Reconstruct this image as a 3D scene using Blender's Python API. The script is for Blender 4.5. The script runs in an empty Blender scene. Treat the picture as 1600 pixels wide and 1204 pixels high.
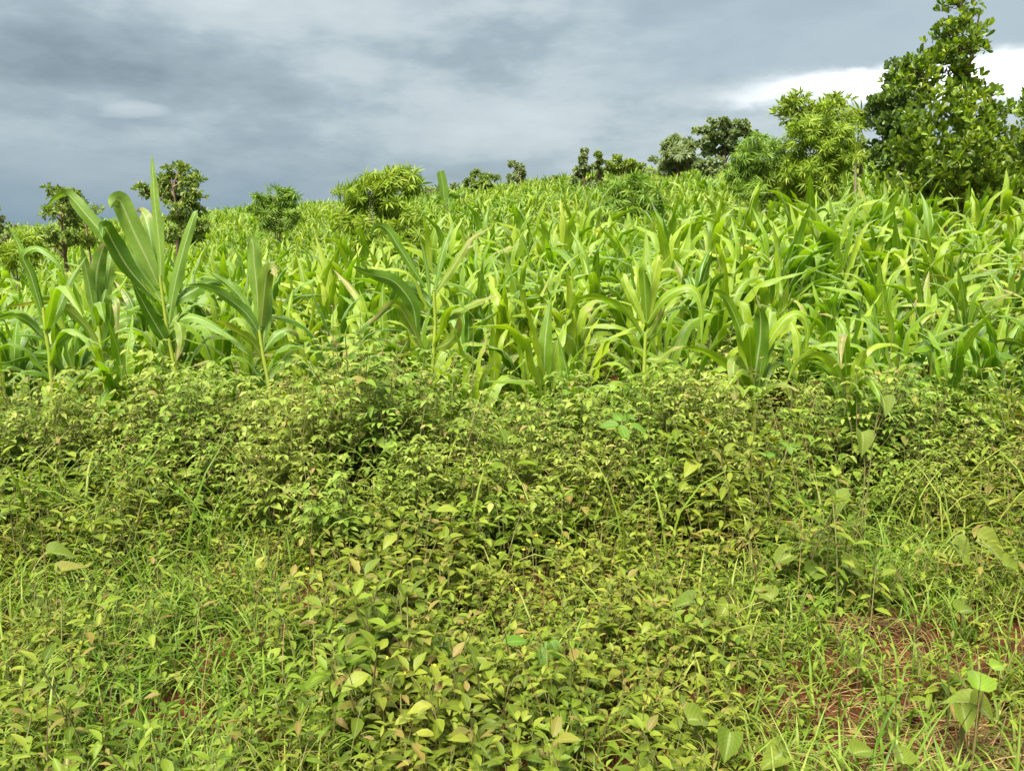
import bpy, math, random
import numpy as np

# ------------------------------------------------------------------ camera, sky, sun, exposure
SC = bpy.context.scene
COL = SC.collection
EYE = 1.6
FPX = 1305.0                         # focal length in pixels of the 1600 px wide photograph
PITCH = math.atan((602 - 350) / FPX)

cam_data = bpy.data.cameras.new("camera")
cam_data.sensor_width = 36.0
cam_data.lens = 36.0 * FPX / 1600.0
cam_data.clip_start = 0.05
cam_data.clip_end = 6000.0
cam = bpy.data.objects.new("camera", cam_data)
cam.location = (0, 0, EYE)
cam.rotation_euler = (math.pi / 2 - PITCH, 0, 0)
COL.objects.link(cam)
SC.camera = cam

SUN_DIR = np.array([-0.22, -0.42, 0.88]); SUN_DIR /= np.linalg.norm(SUN_DIR)
sun_el = math.asin(SUN_DIR[2]); sun_az = math.atan2(SUN_DIR[0], SUN_DIR[1])
sun_data = bpy.data.lights.new("sun", 'SUN')
sun_data.energy = 4.3
sun_data.angle = math.radians(28.0)
sun_data.color = (1.0, 0.94, 0.80)
sun = bpy.data.objects.new("sun", sun_data)
from mathutils import Vector, Matrix
sun.rotation_euler = Vector(-SUN_DIR).to_track_quat('-Z', 'Y').to_euler()
COL.objects.link(sun)

SC.view_settings.view_transform = 'Standard'
SC.view_settings.look = 'None'
SC.view_settings.exposure = 1.52
SC.view_settings.gamma = 1.0
SC.view_settings.use_curve_mapping = False
SC.cycles.max_bounces = 6
SC.cycles.diffuse_bounces = 4
SC.cycles.transmission_bounces = 4
SC.cycles.glossy_bounces = 2
SC.cycles.use_denoising = True
SC.cycles.use_adaptive_sampling = True
SC.cycles.adaptive_threshold = 0.05


class NT:
    """small node-tree helper"""
    def __init__(self, tree):
        self.t = tree; self.n = tree.nodes; self.l = tree.links
    def new(self, typ, **kw):
        nd = self.n.new(typ)
        for k, v in kw.items():
            setattr(nd, k, v)
        return nd
    def put(self, sock, v):
        if isinstance(v, bpy.types.NodeSocket):
            self.l.new(v, sock)
        else:
            sock.default_value = v
    def math(self, op, a, b=0.0, c=0.0, clamp=False):
        nd = self.new('ShaderNodeMath', operation=op); nd.use_clamp = clamp
        for i, v in enumerate((a, b, c)):
            self.put(nd.inputs[i], v)
        return nd.outputs[0]
    def mix(self, f, a, b, mode='MIX'):
        nd = self.new('ShaderNodeMix', data_type='RGBA', blend_type=mode)
        self.put(nd.inputs[0], f)
        for i, v in ((6, a), (7, b)):
            if not isinstance(v, bpy.types.NodeSocket) and len(v) == 3:
                v = (*v, 1)
            self.put(nd.inputs[i], v)
        return nd.outputs[2]
    def step(self, v, lo, hi, a=0.0, b=1.0):
        nd = self.new('ShaderNodeMapRange', interpolation_type='SMOOTHSTEP')
        self.put(nd.inputs[0], v)
        for i, q in enumerate((lo, hi, a, b)):
            self.put(nd.inputs[1 + i], q)
        return nd.outputs[0]
    def noise(self, vec, scale, detail=4.0, rough=0.55, dist=0.0):
        nd = self.new('ShaderNodeTexNoise')
        self.put(nd.inputs['Vector'], vec)
        nd.inputs['Scale'].default_value = scale; nd.inputs['Detail'].default_value = detail
        nd.inputs['Roughness'].default_value = rough; nd.inputs['Distortion'].default_value = dist
        return nd.outputs[0]
    def ramp(self, f, stops):
        nd = self.new('ShaderNodeValToRGB')
        el = nd.color_ramp.elements
        while len(el) < len(stops):
            el.new(0.5)
        for e, (p, c) in zip(el, stops):
            e.position = p; e.color = (*c, 1)
        self.put(nd.inputs[0], f)
        return nd.outputs[0]


def pix_dir(px, py):
    u, v = (px - 800) / FPX, (602 - py) / FPX
    c, s = math.cos(PITCH), math.sin(PITCH)
    return np.array([u, c + v * s, -s + v * c])


def build_world():
    w = bpy.data.worlds.new("World"); SC.world = w; w.use_nodes = True
    t = NT(w.node_tree); t.n.clear()
    sky = t.new('ShaderNodeTexSky', sky_type='NISHITA')
    sky.sun_disc = False; sky.sun_elevation = sun_el; sky.sun_rotation = sun_az
    sky.air_density = 1.2; sky.dust_density = 2.0
    co = t.new('ShaderNodeTexCoord').outputs['Generated']
    sep = t.new('ShaderNodeSeparateXYZ'); t.put(sep.inputs[0], co)
    x, y, z = sep.outputs
    zz = t.math('MAXIMUM', z, 0.0)
    den = t.math('ADD', zz, 0.14)
    cv = t.new('ShaderNodeCombineXYZ')
    t.put(cv.inputs[0], t.math('DIVIDE', x, den)); t.put(cv.inputs[1], t.math('DIVIDE', y, den)); cv.inputs[2].default_value = 3.7
    cv = cv.outputs[0]
    az = t.math('ARCTAN2', x, y)                 # 0 ahead, + to the right
    n1 = t.noise(cv, 0.55, 6.0, 0.5, 0.0)      # broad banks
    m0 = t.new('ShaderNodeMapping'); t.put(m0.inputs[0], co)
    m0.inputs['Scale'].default_value = (1.0, 1.0, 2.8); m0.inputs['Rotation'].default_value = (0, math.radians(-5), 0)
    n2 = t.noise(m0.outputs[0], 3.6, 9.0, 0.57, 0.0)        # lumps
    # direction-stretched wisps
    mp = t.new('ShaderNodeMapping'); t.put(mp.inputs[0], co)
    mp.inputs['Scale'].default_value = (3.0, 3.0, 9.0); mp.inputs['Rotation'].default_value = (0, math.radians(-14), 0)
    n3 = t.noise(mp.outputs[0], 1.3, 6.0, 0.5, 0.3)
    v = t.math('ADD', t.math('MULTIPLY', n1, 0.42), t.math('ADD', t.math('MULTIPLY', n2, 0.85), t.math('MULTIPLY', n3, 0.10)))
    n5 = t.noise(m0.outputs[0], 9.0, 7.0, 0.6, 0.0)
    v = t.math('ADD', v, t.math('MULTIPLY', t.math('SUBTRACT', n5, 0.5), 0.30))
    cloud = t.ramp(v, [(0.40, (0.10, 0.135, 0.16)), (0.64, (0.195, 0.243, 0.272)), (0.74, (0.275, 0.32, 0.34)), (0.92, (0.34, 0.38, 0.395))])
    # the rain-dark storm low on the left, paler air towards the right
    low = t.math('SUBTRACT', 1.0, t.step(t.math('ADD', zz, t.math('MULTIPLY', t.math('SUBTRACT', n3, 0.5), 0.10)), 0.0, 0.15))
    lft = t.math('SUBTRACT', 1.0, t.step(az, -0.45, 0.28))
    cloud = t.mix(t.math('MULTIPLY', t.math('MULTIPLY', low, lft), 0.90), cloud, (0.11, 0.168, 0.215))
    rgt = t.step(az, -0.10, 0.30)
    cloud = t.mix(t.math('MULTIPLY', t.math('MULTIPLY', low, rgt), 0.75), cloud, (0.36, 0.405, 0.43))
    # dark bank over the break on the right
    n4 = t.noise(m0.outputs[0], 17.0, 5.0, 0.6, 0.4)
    wob = t.math('ADD', t.math('MULTIPLY', t.math('SUBTRACT', n2, 0.5), 0.07), t.math('MULTIPLY', t.math('SUBTRACT', n4, 0.5), 0.022))
    edge = t.math('ADD', t.math('MULTIPLY', az, 0.075), 0.132)       # lower rim of the bank rises to the right
    above = t.math('SUBTRACT', t.math('ADD', zz, wob), edge)
    bank = t.math('MULTIPLY', t.step(above, -0.004, 0.016), t.math('SUBTRACT', 1.0, t.step(above, 0.05, 0.20)))
    bank = t.math('MULTIPLY', bank, t.step(az, 0.0, 0.26))
    cloud = t.mix(t.math('MULTIPLY', bank, 0.72), cloud, (0.215, 0.268, 0.305))
    gap = t.math('MULTIPLY', t.math('SUBTRACT', 1.0, t.step(above, -0.020, 0.010)), t.step(t.math('ADD', zz, t.math('MULTIPLY', wob, 0.8)), 0.116, 0.146))
    gap = t.math('MULTIPLY', gap, t.step(t.math('ADD', az, t.math('MULTIPLY', wob, 2.0)), 0.20, 0.40))
    gap = t.math('MULTIPLY', gap, t.math('SUBTRACT', 1.0, t.step(az, 0.9, 1.3)))
    cloud = t.mix(gap, cloud, (1.25, 1.27, 1.28))
    wz = t.math('DIVIDE', t.math('ADD', t.math('SUBTRACT', z, 0.117), t.math('MULTIPLY', t.math('SUBTRACT', n4, 0.5), 0.012)), 0.007)
    wa = t.math('DIVIDE', t.math('ADD', t.math('SUBTRACT', az, -0.407), t.math('MULTIPLY', t.math('SUBTRACT', n4, 0.5), 0.03)), 0.030)
    wd = t.math('ADD', t.math('MULTIPLY', wz, wz), t.math('MULTIPLY', wa, wa))
    cloud = t.mix(t.math('MULTIPLY', t.math('SUBTRACT', 1.0, t.step(wd, 0.0, 1.8)), 0.42), cloud, (0.37, 0.41, 0.43))     # small pale wisp
    cloud10 = t.mix(1.0, cloud, (6.9, 6.9, 6.9), 'MULTIPLY')
    final = t.mix(0.97, sky.outputs[0], cloud10)
    bg = t.new('ShaderNodeBackground'); t.put(bg.inputs[0], final); bg.inputs[1].default_value = 0.1
    out = t.new('ShaderNodeOutputWorld'); t.l.new(bg.outputs[0], out.inputs[0])

build_world()

# ------------------------------------------------------------------ random, terrain, pixel helpers
rng = np.random.default_rng(11)
random.seed(11)

def smooth(a, b, x):
    t = np.clip((np.asarray(x, float) - a) / (b - a), 0, 1)
    return t * t * (3 - 2 * t)

_perm = np.random.default_rng(5).random((64, 64))
def vnoise(x, y):
    """value noise, 0..1"""
    x = np.asarray(x, float); y = np.asarray(y, float)
    xi = np.floor(x).astype(int); yi = np.floor(y).astype(int)
    fx = x - xi; fy = y - yi
    fx = fx * fx * (3 - 2 * fx); fy = fy * fy * (3 - 2 * fy)
    g = lambda i, j: _perm[i % 64, j % 64]
    return (g(xi, yi) * (1 - fx) + g(xi + 1, yi) * fx) * (1 - fy) + (g(xi, yi + 1) * (1 - fx) + g(xi + 1, yi + 1) * fx) * fy

HOLE = (1.47, 3.02)
def ground(x, y):
    x = np.asarray(x, float); y = np.asarray(y, float)
    yy = np.where(y < 30, y, 30 + 10 * (1 - np.exp(-np.maximum(y - 30, 0) / 10)))
    xx = 32 * np.tanh(x / 32)
    z = 0.089 * np.maximum(yy - 5.5, 0) + 0.098 * xx * smooth(4.0, 9.0, y)
    z = z - np.clip((y - 42) * 0.07, 0, 9)
    z = z + (vnoise(x * 1.3, y * 1.3) - 0.5) * 0.07 + (vnoise(x * 6 + 9, y * 6) - 0.5) * 0.035
    d = ((x - HOLE[0]) / 0.16) ** 2 + ((y - HOLE[1]) / 0.10) ** 2
    return z - 0.17 * np.exp(-d)

def at_y(px, py, Y):
    d = pix_dir(px, py)
    return np.array([0, 0, EYE]) + d * (Y / d[1])

def at_z(px, py, Z):
    d = pix_dir(px, py)
    return np.array([0, 0, EYE]) + d * ((Z - EYE) / d[2])

def to_pix(P):
    P = np.asarray(P, float).reshape(-1, 3)
    c, s = math.cos(PITCH), math.sin(PITCH)
    dx, dy, dz = P[:, 0], P[:, 1], P[:, 2] - EYE
    f = dy * c - dz * s; u = dy * s + dz * c
    f = np.maximum(f, 1e-6)
    return np.stack([800 + FPX * dx / f, 602 - FPX * u / f], 1)

# ------------------------------------------------------------------ mesh building (all quads)
class Batch:
    def __init__(self):
        self.V = []; self.Q = []; self.T = []; self.M = []; self.n = 0
    def add(self, tpl, mat=0):
        V, Q, T = tpl
        self.V.append(V); self.Q.append(Q + self.n); self.T.append(T); self.M.append(np.full(len(Q), mat, np.int32)); self.n += len(V)
        return self
    def inst(self, tpl, R, P, mat=0):
        """copies of tpl with 3x3 matrices R (columns = axes * scale) at points P"""
        V, Q, T = tpl
        k = len(P)
        if not k:
            return self
        W = np.einsum('kij,nj->kni', R, V) + P[:, None, :]
        QQ = Q[None] + (np.arange(k) * len(V))[:, None, None] + self.n
        self.V.append(W.reshape(-1, 3)); self.Q.append(QQ.reshape(-1, 4)); self.T.append(np.tile(T, (k, 1)))
        self.M.append(np.full(k * len(Q), mat, np.int32)); self.n += k * len(V)
        return self
    def mesh(self, name, mats, smooth_shade=True):
        V = np.concatenate(self.V).astype(np.float32); Q = np.concatenate(self.Q).astype(np.int32); T = np.concatenate(self.T).astype(np.float32)
        m = bpy.data.meshes.new(name)
        m.vertices.add(len(V)); m.vertices.foreach_set('co', V.ravel())
        m.loops.add(Q.size); m.loops.foreach_set('vertex_index', Q.ravel())
        m.polygons.add(len(Q)); m.polygons.foreach_set('loop_start', np.arange(len(Q), dtype=np.int32) * 4)
        m.polygons.foreach_set('loop_total', np.full(len(Q), 4, np.int32))
        uv = m.uv_layers.new(name='UVMap'); uv.data.foreach_set('uv', T[Q.ravel()].ravel())
        for mt in (mats if isinstance(mats, (list, tuple)) else [mats]):
            m.materials.append(mt)
        m.polygons.foreach_set('material_index', np.concatenate(self.M))
        m.polygons.foreach_set('use_smooth', np.full(len(Q), smooth_shade, bool))
        m.update(calc_edges=True); m.validate()
        return m

def norm(v):
    v = np.asarray(v, float)
    return v / np.maximum(np.linalg.norm(v, axis=-1, keepdims=True), 1e-9)

def frames(D, U, S, W=None):
    """local y = D, local z close to U; S scale along, W scale across"""
    D = norm(D); X = norm(np.cross(D, U)); Z = np.cross(X, D)
    S = np.asarray(S, float).reshape(-1, 1); W = S if W is None else np.asarray(W, float).reshape(-1, 1)
    return np.stack([X * W, D * S, Z * S], axis=2)

def grid_quads(nr, nc):
    a = np.arange((nr - 1) * nc).reshape(nr - 1, nc)[:, :-1].ravel()
    return np.stack([a, a + 1, a + nc + 1, a + nc], 1)

def leaf_tpl(prof, width, droop=0.25, fold=0.2, stalk=0.0, na=3, tip=0.0):
    """leaf along +y, unit length; prof = half-width profile [(t, w)]"""
    ts = np.array([p[0] for p in prof]); ws = np.array([p[1] for p in prof]) * width * 0.5
    cs = np.linspace(-1, 1, na)
    V = []; T = []
    for t, w in zip(ts, ws):
        for c in cs:
            V.append((c * w, stalk + (1 - stalk) * t, fold * abs(c) * w * 2 - droop * t * t - tip * t ** 4))
            T.append((0.5 + 0.5 * c, t))
    return np.array(V), grid_quads(len(ts), na), np.array(T)

def ribbon(P, S, w, fold=0.25, wave=0.0, na=5, ph=0.0, nwave=4.0):
    """leaf blade along curve P with side vectors S and full widths w"""
    n = len(P); tn = norm(np.gradient(P, axis=0)); N = norm(np.cross(S, tn)); S = norm(np.cross(tn, N))
    cs = np.linspace(-1, 1, na); t = np.linspace(0, 1, n)
    V = np.empty((n, na, 3)); T = np.empty((n, na, 2))
    for j, c in enumerate(cs):
        h = fold * abs(c) * w * 0.5 + wave * w * (abs(c) ** 2) * np.sin(t * nwave * 6.28 + ph + (1.9 if c < 0 else 0))
        V[:, j] = P + S * (c * w * 0.5 * math.cos(math.atan(fold) if na else 0))[:, None] + N * h[:, None]
        T[:, j, 0] = 0.5 + 0.5 * c; T[:, j, 1] = t
    return V.reshape(-1, 3), grid_quads(n, na), T.reshape(-1, 2)

def tube(P, r, ns=6):
    P = np.asarray(P, float); r = np.broadcast_to(np.asarray(r, float), (len(P),))
    tn = norm(np.gradient(P, axis=0)); ref = np.where(np.abs(tn[:, 2:3]) > 0.9, np.array([[1.0, 0, 0]]), np.array([[0, 0, 1.0]]))
    A = norm(np.cross(tn, ref)); B = np.cross(tn, A)
    a = np.linspace(0, 2 * math.pi, ns + 1)
    V = P[:, None] + (A[:, None] * np.cos(a)[None, :, None] + B[:, None] * np.sin(a)[None, :, None]) * r[:, None, None]
    T = np.stack(np.meshgrid(np.linspace(0, 1, ns + 1), np.linspace(0, 1, len(P))), -1)
    return V.reshape(-1, 3), grid_quads(len(P), ns + 1), T.reshape(-1, 2)

def spline(C, n):
    """Catmull-Rom through control points"""
    C = np.asarray(C, float)
    E = np.vstack([2 * C[0] - C[1], C, 2 * C[-1] - C[-2]])
    out = []
    for s in np.linspace(0, len(C) - 1 - 1e-6, n):
        i = int(s); f = s - i
        a, b, c, d = E[i:i + 4]
        out.append(0.5 * ((2 * b) + (c - a) * f + (2 * a - 5 * b + 4 * c - d) * f * f + (3 * b - a - 3 * c + d) * f ** 3))
    return np.array(out)

def merge(parts):
    b = Batch()
    for p in parts:
        b.add(p)
    return np.concatenate(b.V), np.concatenate(b.Q), np.concatenate(b.T)

# ------------------------------------------------------------------ objects
def obj(name, mesh, parent=None, loc=None, rz=0.0, sc=1.0):
    o = bpy.data.objects.new(name, mesh)
    COL.objects.link(o)
    if parent is not None:
        o.parent = parent
    if loc is not None:
        o.location = tuple(float(c) for c in loc)
    if rz:
        o.rotation_euler = (0, 0, rz)
    if sc != 1.0:
        o.scale = (sc, sc, sc)
    return o

def tag(o, label=None, cat=None, group=None, kind=None):
    if label: o['label'] = label
    if cat: o['category'] = cat
    if group: o['group'] = group
    if kind: o['kind'] = kind
    return o

def empty(name, loc, rz=0.0, sc=1.0, tilt=(0, 0)):
    e = obj(name, None, None, loc, 0, sc)
    e.rotation_euler = (tilt[0], tilt[1], rz)
    e.empty_display_size = 0.1
    return e

# ------------------------------------------------------------------ materials
def leaf_material(name, stops, old=None, transl=0.35, rough=0.45, rib=0.25, veins=0.0, patch=None, spec=0.5, dry=None, tcol=(1.15, 1.25, 0.35), blemish=0.15, side=0.0):
    """colour by random number per leaf; pale midrib along the blade; patchy age spots; light passes through"""
    m = bpy.data.materials.new(name); m.use_nodes = True
    t = NT(m.node_tree); t.n.clear()
    geo = t.new('ShaderNodeNewGeometry'); info = t.new('ShaderNodeObjectInfo')
    r = t.math('FRACT', t.math('ADD', info.outputs['Random'], t.math('MULTIPLY', geo.outputs['Random Per Island'], 1.73)))
    col = t.ramp(r, stops)
    pos = geo.outputs['Position']
    if patch:
        n = t.noise(pos, patch[1], 1.0, 0.5)
        col = t.mix(t.step(n, 0.38, 0.64), col, t.mix(1.0, col, patch[0], 'MULTIPLY'))
    big = t.noise(pos, 34.0, 0.0, 0.6)
    col = t.mix(t.math('MULTIPLY', big, 0.55), col, t.mix(1.0, col, (0.62, 0.66, 0.60), 'MULTIPLY'))
    uvn = t.new('ShaderNodeUVMap'); uvn.uv_map = 'UVMap'
    sep = t.new('ShaderNodeSeparateXYZ'); t.put(sep.inputs[0], uvn.outputs[0])
    du = t.math('ABSOLUTE', t.math('SUBTRACT', sep.outputs[0], 0.5))
    if old:
        # dusty or ageing leaves: a share of the blades, strongest in spots
        r2 = t.math('FRACT', t.math('MULTIPLY', r, 7.31))
        f = t.math('MULTIPLY', t.step(r2, 1 - old[1], 1.0), t.math('ADD', 0.35, t.math('MULTIPLY', big, 0.9)), clamp=True)
        col = t.mix(f, col, old[0])
    if dry:
        r3 = t.math('FRACT', t.math('MULTIPLY', r, 13.7))
        tipn = t.math('ADD', t.math('ADD', sep.outputs[1], t.math('MULTIPLY', du, 0.5)), t.math('MULTIPLY', t.math('SUBTRACT', big, 0.5), 0.9))
        f = t.math('MULTIPLY', t.step(r3, 1 - dry[1], 1 - dry[1] * 0.6) if dry[1] < 1 else 1.0, t.step(tipn, 0.65, 1.1))
        col = t.mix(f, col, dry[0])
    if veins:
        wv = t.math('SINE', t.math('MULTIPLY', sep.outputs[0], 85.0))
        col = t.mix(t.math('MULTIPLY', t.math('ADD', t.math('MULTIPLY', wv, 0.5), 0.5), veins), col, t.mix(1.0, col, (1.45, 1.35, 1.5), 'MULTIPLY'))
    if rib:
        f = t.math('MULTIPLY', t.math('SUBTRACT', 1.0, t.step(du, 0.02, 0.07)), rib)
        col = t.mix(f, col, (0.42, 0.50, 0.22))
    if blemish:
        bl = t.noise(pos, 95.0, 0.0, 0.7)
        col = t.mix(t.math('MULTIPLY', t.step(bl, 0.66, 0.74), blemish), col, (0.20, 0.13, 0.05))
    if side:
        zz = t.math('SINE', t.math('MULTIPLY', t.math('SUBTRACT', sep.outputs[1], t.math('MULTIPLY', du, 0.7)), 46.0))
        col = t.mix(t.math('MULTIPLY', t.step(zz, 0.35, 1.0), side), col, t.mix(1.0, col, (0.55, 0.62, 0.6), 'MULTIPLY'))
    df = t.new('ShaderNodeBsdfDiffuse'); t.put(df.inputs[0], col)
    tr = t.new('ShaderNodeBsdfTranslucent'); t.put(tr.inputs[0], t.mix(1.0, col, tcol, 'MULTIPLY'))
    mx = t.new('ShaderNodeMixShader'); mx.inputs[0].default_value = transl
    t.l.new(df.outputs[0], mx.inputs[1]); t.l.new(tr.outputs[0], mx.inputs[2])
    gl = t.new('ShaderNodeBsdfGlossy'); gl.inputs['Roughness'].default_value = rough
    fr = t.new('ShaderNodeLayerWeight'); fr.inputs[0].default_value = 0.5
    m2 = t.new('ShaderNodeMixShader'); t.put(m2.inputs[0], t.math('MULTIPLY', t.math('ADD', 0.04, t.math('MULTIPLY', t.math('POWER', fr.outputs['Facing'], 4.0), 0.7)), spec))
    t.l.new(mx.outputs[0], m2.inputs[1]); t.l.new(gl.outputs[0], m2.inputs[2])
    out = t.new('ShaderNodeOutputMaterial'); t.l.new(m2.outputs[0], out.inputs[0])
    return m

def plain_material(name, stops, scale=8.0, rough=0.85, bump=0.4, bscale=40.0, stretch=(1, 1, 1), per_island=0.0):
    m = bpy.data.materials.new(name); m.use_nodes = True
    t = NT(m.node_tree); t.n.clear()
    geo = t.new('ShaderNodeNewGeometry')
    mp = t.new('ShaderNodeMapping'); t.put(mp.inputs[0], geo.outputs['Position']); mp.inputs['Scale'].default_value = stretch
    n = t.noise(mp.outputs[0], scale, 6.0, 0.6)
    if per_island:
        n = t.math('ADD', t.math('MULTIPLY', n, 1 - per_island), t.math('MULTIPLY', geo.outputs['Random Per Island'], per_island))
    col = t.ramp(n, stops)
    p = t.new('ShaderNodeBsdfPrincipled'); t.put(p.inputs['Base Color'], col); p.inputs['Roughness'].default_value = rough
    p.inputs['Specular IOR Level'].default_value = 0.25
    if bump:
        b = t.new('ShaderNodeBump'); b.inputs['Strength'].default_value = bump; b.inputs['Distance'].default_value = 0.01
        t.put(b.inputs['Height'], t.noise(mp.outputs[0], bscale, 5.0, 0.7)); t.l.new(b.outputs[0], p.inputs['Normal'])
    out = t.new('ShaderNodeOutputMaterial'); t.l.new(p.outputs[0], out.inputs[0])
    return m

M = {}
M['maize'] = leaf_material('maize_leaf', [(0.0, (0.14, 0.25, 0.012)), (0.4, (0.23, 0.345, 0.014)), (0.75, (0.30, 0.41, 0.018)), (1.0, (0.37, 0.45, 0.03))],
                           transl=0.46, rough=0.48, rib=0.65, veins=0.22, patch=((0.80, 0.93, 0.95), 0.6), dry=((0.33, 0.26, 0.11), 0.07), spec=0.65, tcol=(1.15, 1.3, 0.22), blemish=0.06)
M['maize_far'] = leaf_material('maize_leaf_field', [(0.0, (0.17, 0.28, 0.014)), (0.5, (0.28, 0.40, 0.018)), (1.0, (0.39, 0.47, 0.04))],
                               transl=0.46, rough=0.5, rib=0.4, patch=((0.80, 0.93, 0.95), 0.55), dry=((0.33, 0.26, 0.11), 0.035), spec=0.65, tcol=(1.1, 1.3, 0.22), blemish=0)
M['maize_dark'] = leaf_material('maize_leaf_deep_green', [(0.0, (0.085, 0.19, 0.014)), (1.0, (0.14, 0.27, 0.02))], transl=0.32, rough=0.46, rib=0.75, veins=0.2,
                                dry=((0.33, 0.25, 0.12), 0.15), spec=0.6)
M['maize_cool'] = leaf_material('maize_leaf_cool_green', [(0.0, (0.12, 0.235, 0.030)), (0.6, (0.165, 0.29, 0.038)), (1.0, (0.21, 0.335, 0.05))], transl=0.36, rough=0.5, rib=0.7, veins=0.3, dry=((0.30, 0.24, 0.09), 0.2), spec=0.6)
M['maize_pale'] = leaf_material('maize_leaf_yellow_green', [(0.0, (0.24, 0.36, 0.025)), (1.0, (0.34, 0.44, 0.035))], transl=0.45, rough=0.4, rib=0.5, veins=0.2, dry=((0.40, 0.28, 0.16), 0.3), spec=0.55)
M['maize_brown'] = leaf_material('maize_leaf_ageing', [(0.0, (0.16, 0.25, 0.022)), (1.0, (0.23, 0.31, 0.035))], transl=0.38, rough=0.55, rib=0.55, veins=0.25, dry=((0.30, 0.24, 0.09), 1.0))
M['stalk'] = plain_material('maize_stalk_green', [(0.3, (0.22, 0.31, 0.03)), (0.7, (0.34, 0.39, 0.06))], 20, 0.5, 0.1, stretch=(1, 1, 0.2))
M['tassel'] = plain_material('maize_tassel_straw', [(0.3, (0.38, 0.33, 0.14)), (0.7, (0.46, 0.36, 0.20))], 20, 0.7, 0.0)
M['low'] = leaf_material('weed_leaf_olive', [(0.0, (0.10, 0.14, 0.012)), (0.35, (0.17, 0.22, 0.016)), (0.75, (0.25, 0.30, 0.026)), (1.0, (0.33, 0.35, 0.045))],
                         old=((0.27, 0.18, 0.06), 0.22), transl=0.36, rough=0.5, rib=0.2, patch=((0.78, 0.96, 0.75), 1.3), spec=0.4, side=0.3)
M['bush'] = leaf_material('bush_leaf_olive', [(0.0, (0.14, 0.20, 0.02)), (0.4, (0.23, 0.30, 0.032)), (0.8, (0.31, 0.365, 0.055)), (1.0, (0.40, 0.42, 0.11))],
                          old=((0.30, 0.21, 0.075), 0.15), transl=0.32, rough=0.52, rib=0.15, patch=((0.76, 0.96, 0.75), 1.0), spec=0.4, side=0.25)
M['fresh'] = leaf_material('weed_leaf_fresh_green', [(0.0, (0.10, 0.22, 0.022)), (1.0, (0.15, 0.28, 0.03))], transl=0.36, rough=0.5, rib=0.25, spec=0.35, side=0.25)
M['heart'] = leaf_material('heart_leaf_dusty_green', [(0.0, (0.13, 0.19, 0.02)), (0.6, (0.18, 0.24, 0.03)), (1.0, (0.22, 0.265, 0.04))], old=((0.30, 0.20, 0.07), 0.12), transl=0.34, rough=0.6, rib=0.3, spec=0.3, side=0.4)
M['lime'] = leaf_material('heart_leaf_lime', [(0.0, (0.22, 0.36, 0.03)), (1.0, (0.27, 0.40, 0.05))], transl=0.42, rough=0.6, rib=0.3, spec=0.3, side=0.35)
M['grass'] = leaf_material('grass_blade', [(0.0, (0.12, 0.19, 0.018)), (0.4, (0.21, 0.285, 0.028)), (0.8, (0.30, 0.355, 0.05)), (1.0, (0.42, 0.41, 0.12))], transl=0.38, rough=0.42, rib=0.2, patch=((0.75, 0.97, 0.8), 1.0), spec=0.3)
M['straw'] = leaf_material('dry_straw', [(0.0, (0.10, 0.055, 0.022)), (0.5, (0.24, 0.15, 0.055)), (1.0, (0.46, 0.34, 0.14))], transl=0.15, rough=0.6, rib=0, tcol=(1, 1, 1))
M['stem'] = plain_material('weed_stem', [(0.3, (0.16, 0.18, 0.05)), (0.7, (0.24, 0.20, 0.08))], 25, 0.7, 0.0)
M['flower'] = plain_material('yellow_petal', [(0.3, (0.75, 0.52, 0.03)), (0.7, (0.85, 0.62, 0.05))], 30, 0.7, 0.0)
M['bark'] = plain_material('bark_brown', [(0.3, (0.10, 0.065, 0.04)), (0.7, (0.22, 0.15, 0.10))], 12, 0.9, 0.5, 30, (1, 1, 0.3))
M['bark_pale'] = plain_material('bark_pale', [(0.3, (0.22, 0.19, 0.13)), (0.7, (0.36, 0.31, 0.22))], 12, 0.9, 0.4, 30, (1, 1, 0.3))
def soil_material(name, *args):
    m = plain_material(name, *args); t = NT(m.node_tree)
    p = next(n for n in t.n if n.type == 'BSDF_PRINCIPLED'); src = p.inputs['Base Color'].links[0].from_socket
    geo = t.new('ShaderNodeNewGeometry'); sep = t.new('ShaderNodeSeparateXYZ'); t.put(sep.inputs[0], geo.outputs['Position'])
    t.put(p.inputs['Base Color'], t.mix(t.step(sep.outputs[1], 42.0, 60.0), src, (0.10, 0.15, 0.035)))    # grassland beyond the crop
    return m
M['soil'] = soil_material('red_soil', [(0.25, (0.040, 0.012, 0.004)), (0.5, (0.090, 0.028, 0.010)), (0.75, (0.145, 0.048, 0.018))], 14.0, 0.95, 1.0, 55)
M['jack'] = leaf_material('glossy_tree_leaf', [(0.0, (0.085, 0.15, 0.02)), (0.4, (0.135, 0.22, 0.026)), (0.75, (0.22, 0.31, 0.03)), (1.0, (0.37, 0.44, 0.05))], transl=0.42, rough=0.3, rib=0.3, spec=0.6, tcol=(1.4, 1.5, 0.3), blemish=0.05)
M['jack_dark'] = leaf_material('glossy_tree_leaf_dark', [(0.0, (0.08, 0.145, 0.04)), (0.6, (0.125, 0.20, 0.05)), (1.0, (0.22, 0.30, 0.06))], transl=0.33, rough=0.35, rib=0.2, spec=0.6, blemish=0)
M['cassava'] = leaf_material('cassava_leaf', [(0.0, (0.18, 0.29, 0.022)), (0.6, (0.27, 0.38, 0.03)), (1.0, (0.38, 0.44, 0.05))], transl=0.40, rough=0.45, rib=0.1, spec=0.4, blemish=0)
M['cassava_deep'] = leaf_material('cassava_leaf_deep', [(0.0, (0.13, 0.25, 0.03)), (0.7, (0.20, 0.32, 0.04)), (1.0, (0.29, 0.38, 0.05))], transl=0.36, rough=0.45, rib=0.1, spec=0.4, blemish=0)
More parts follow.
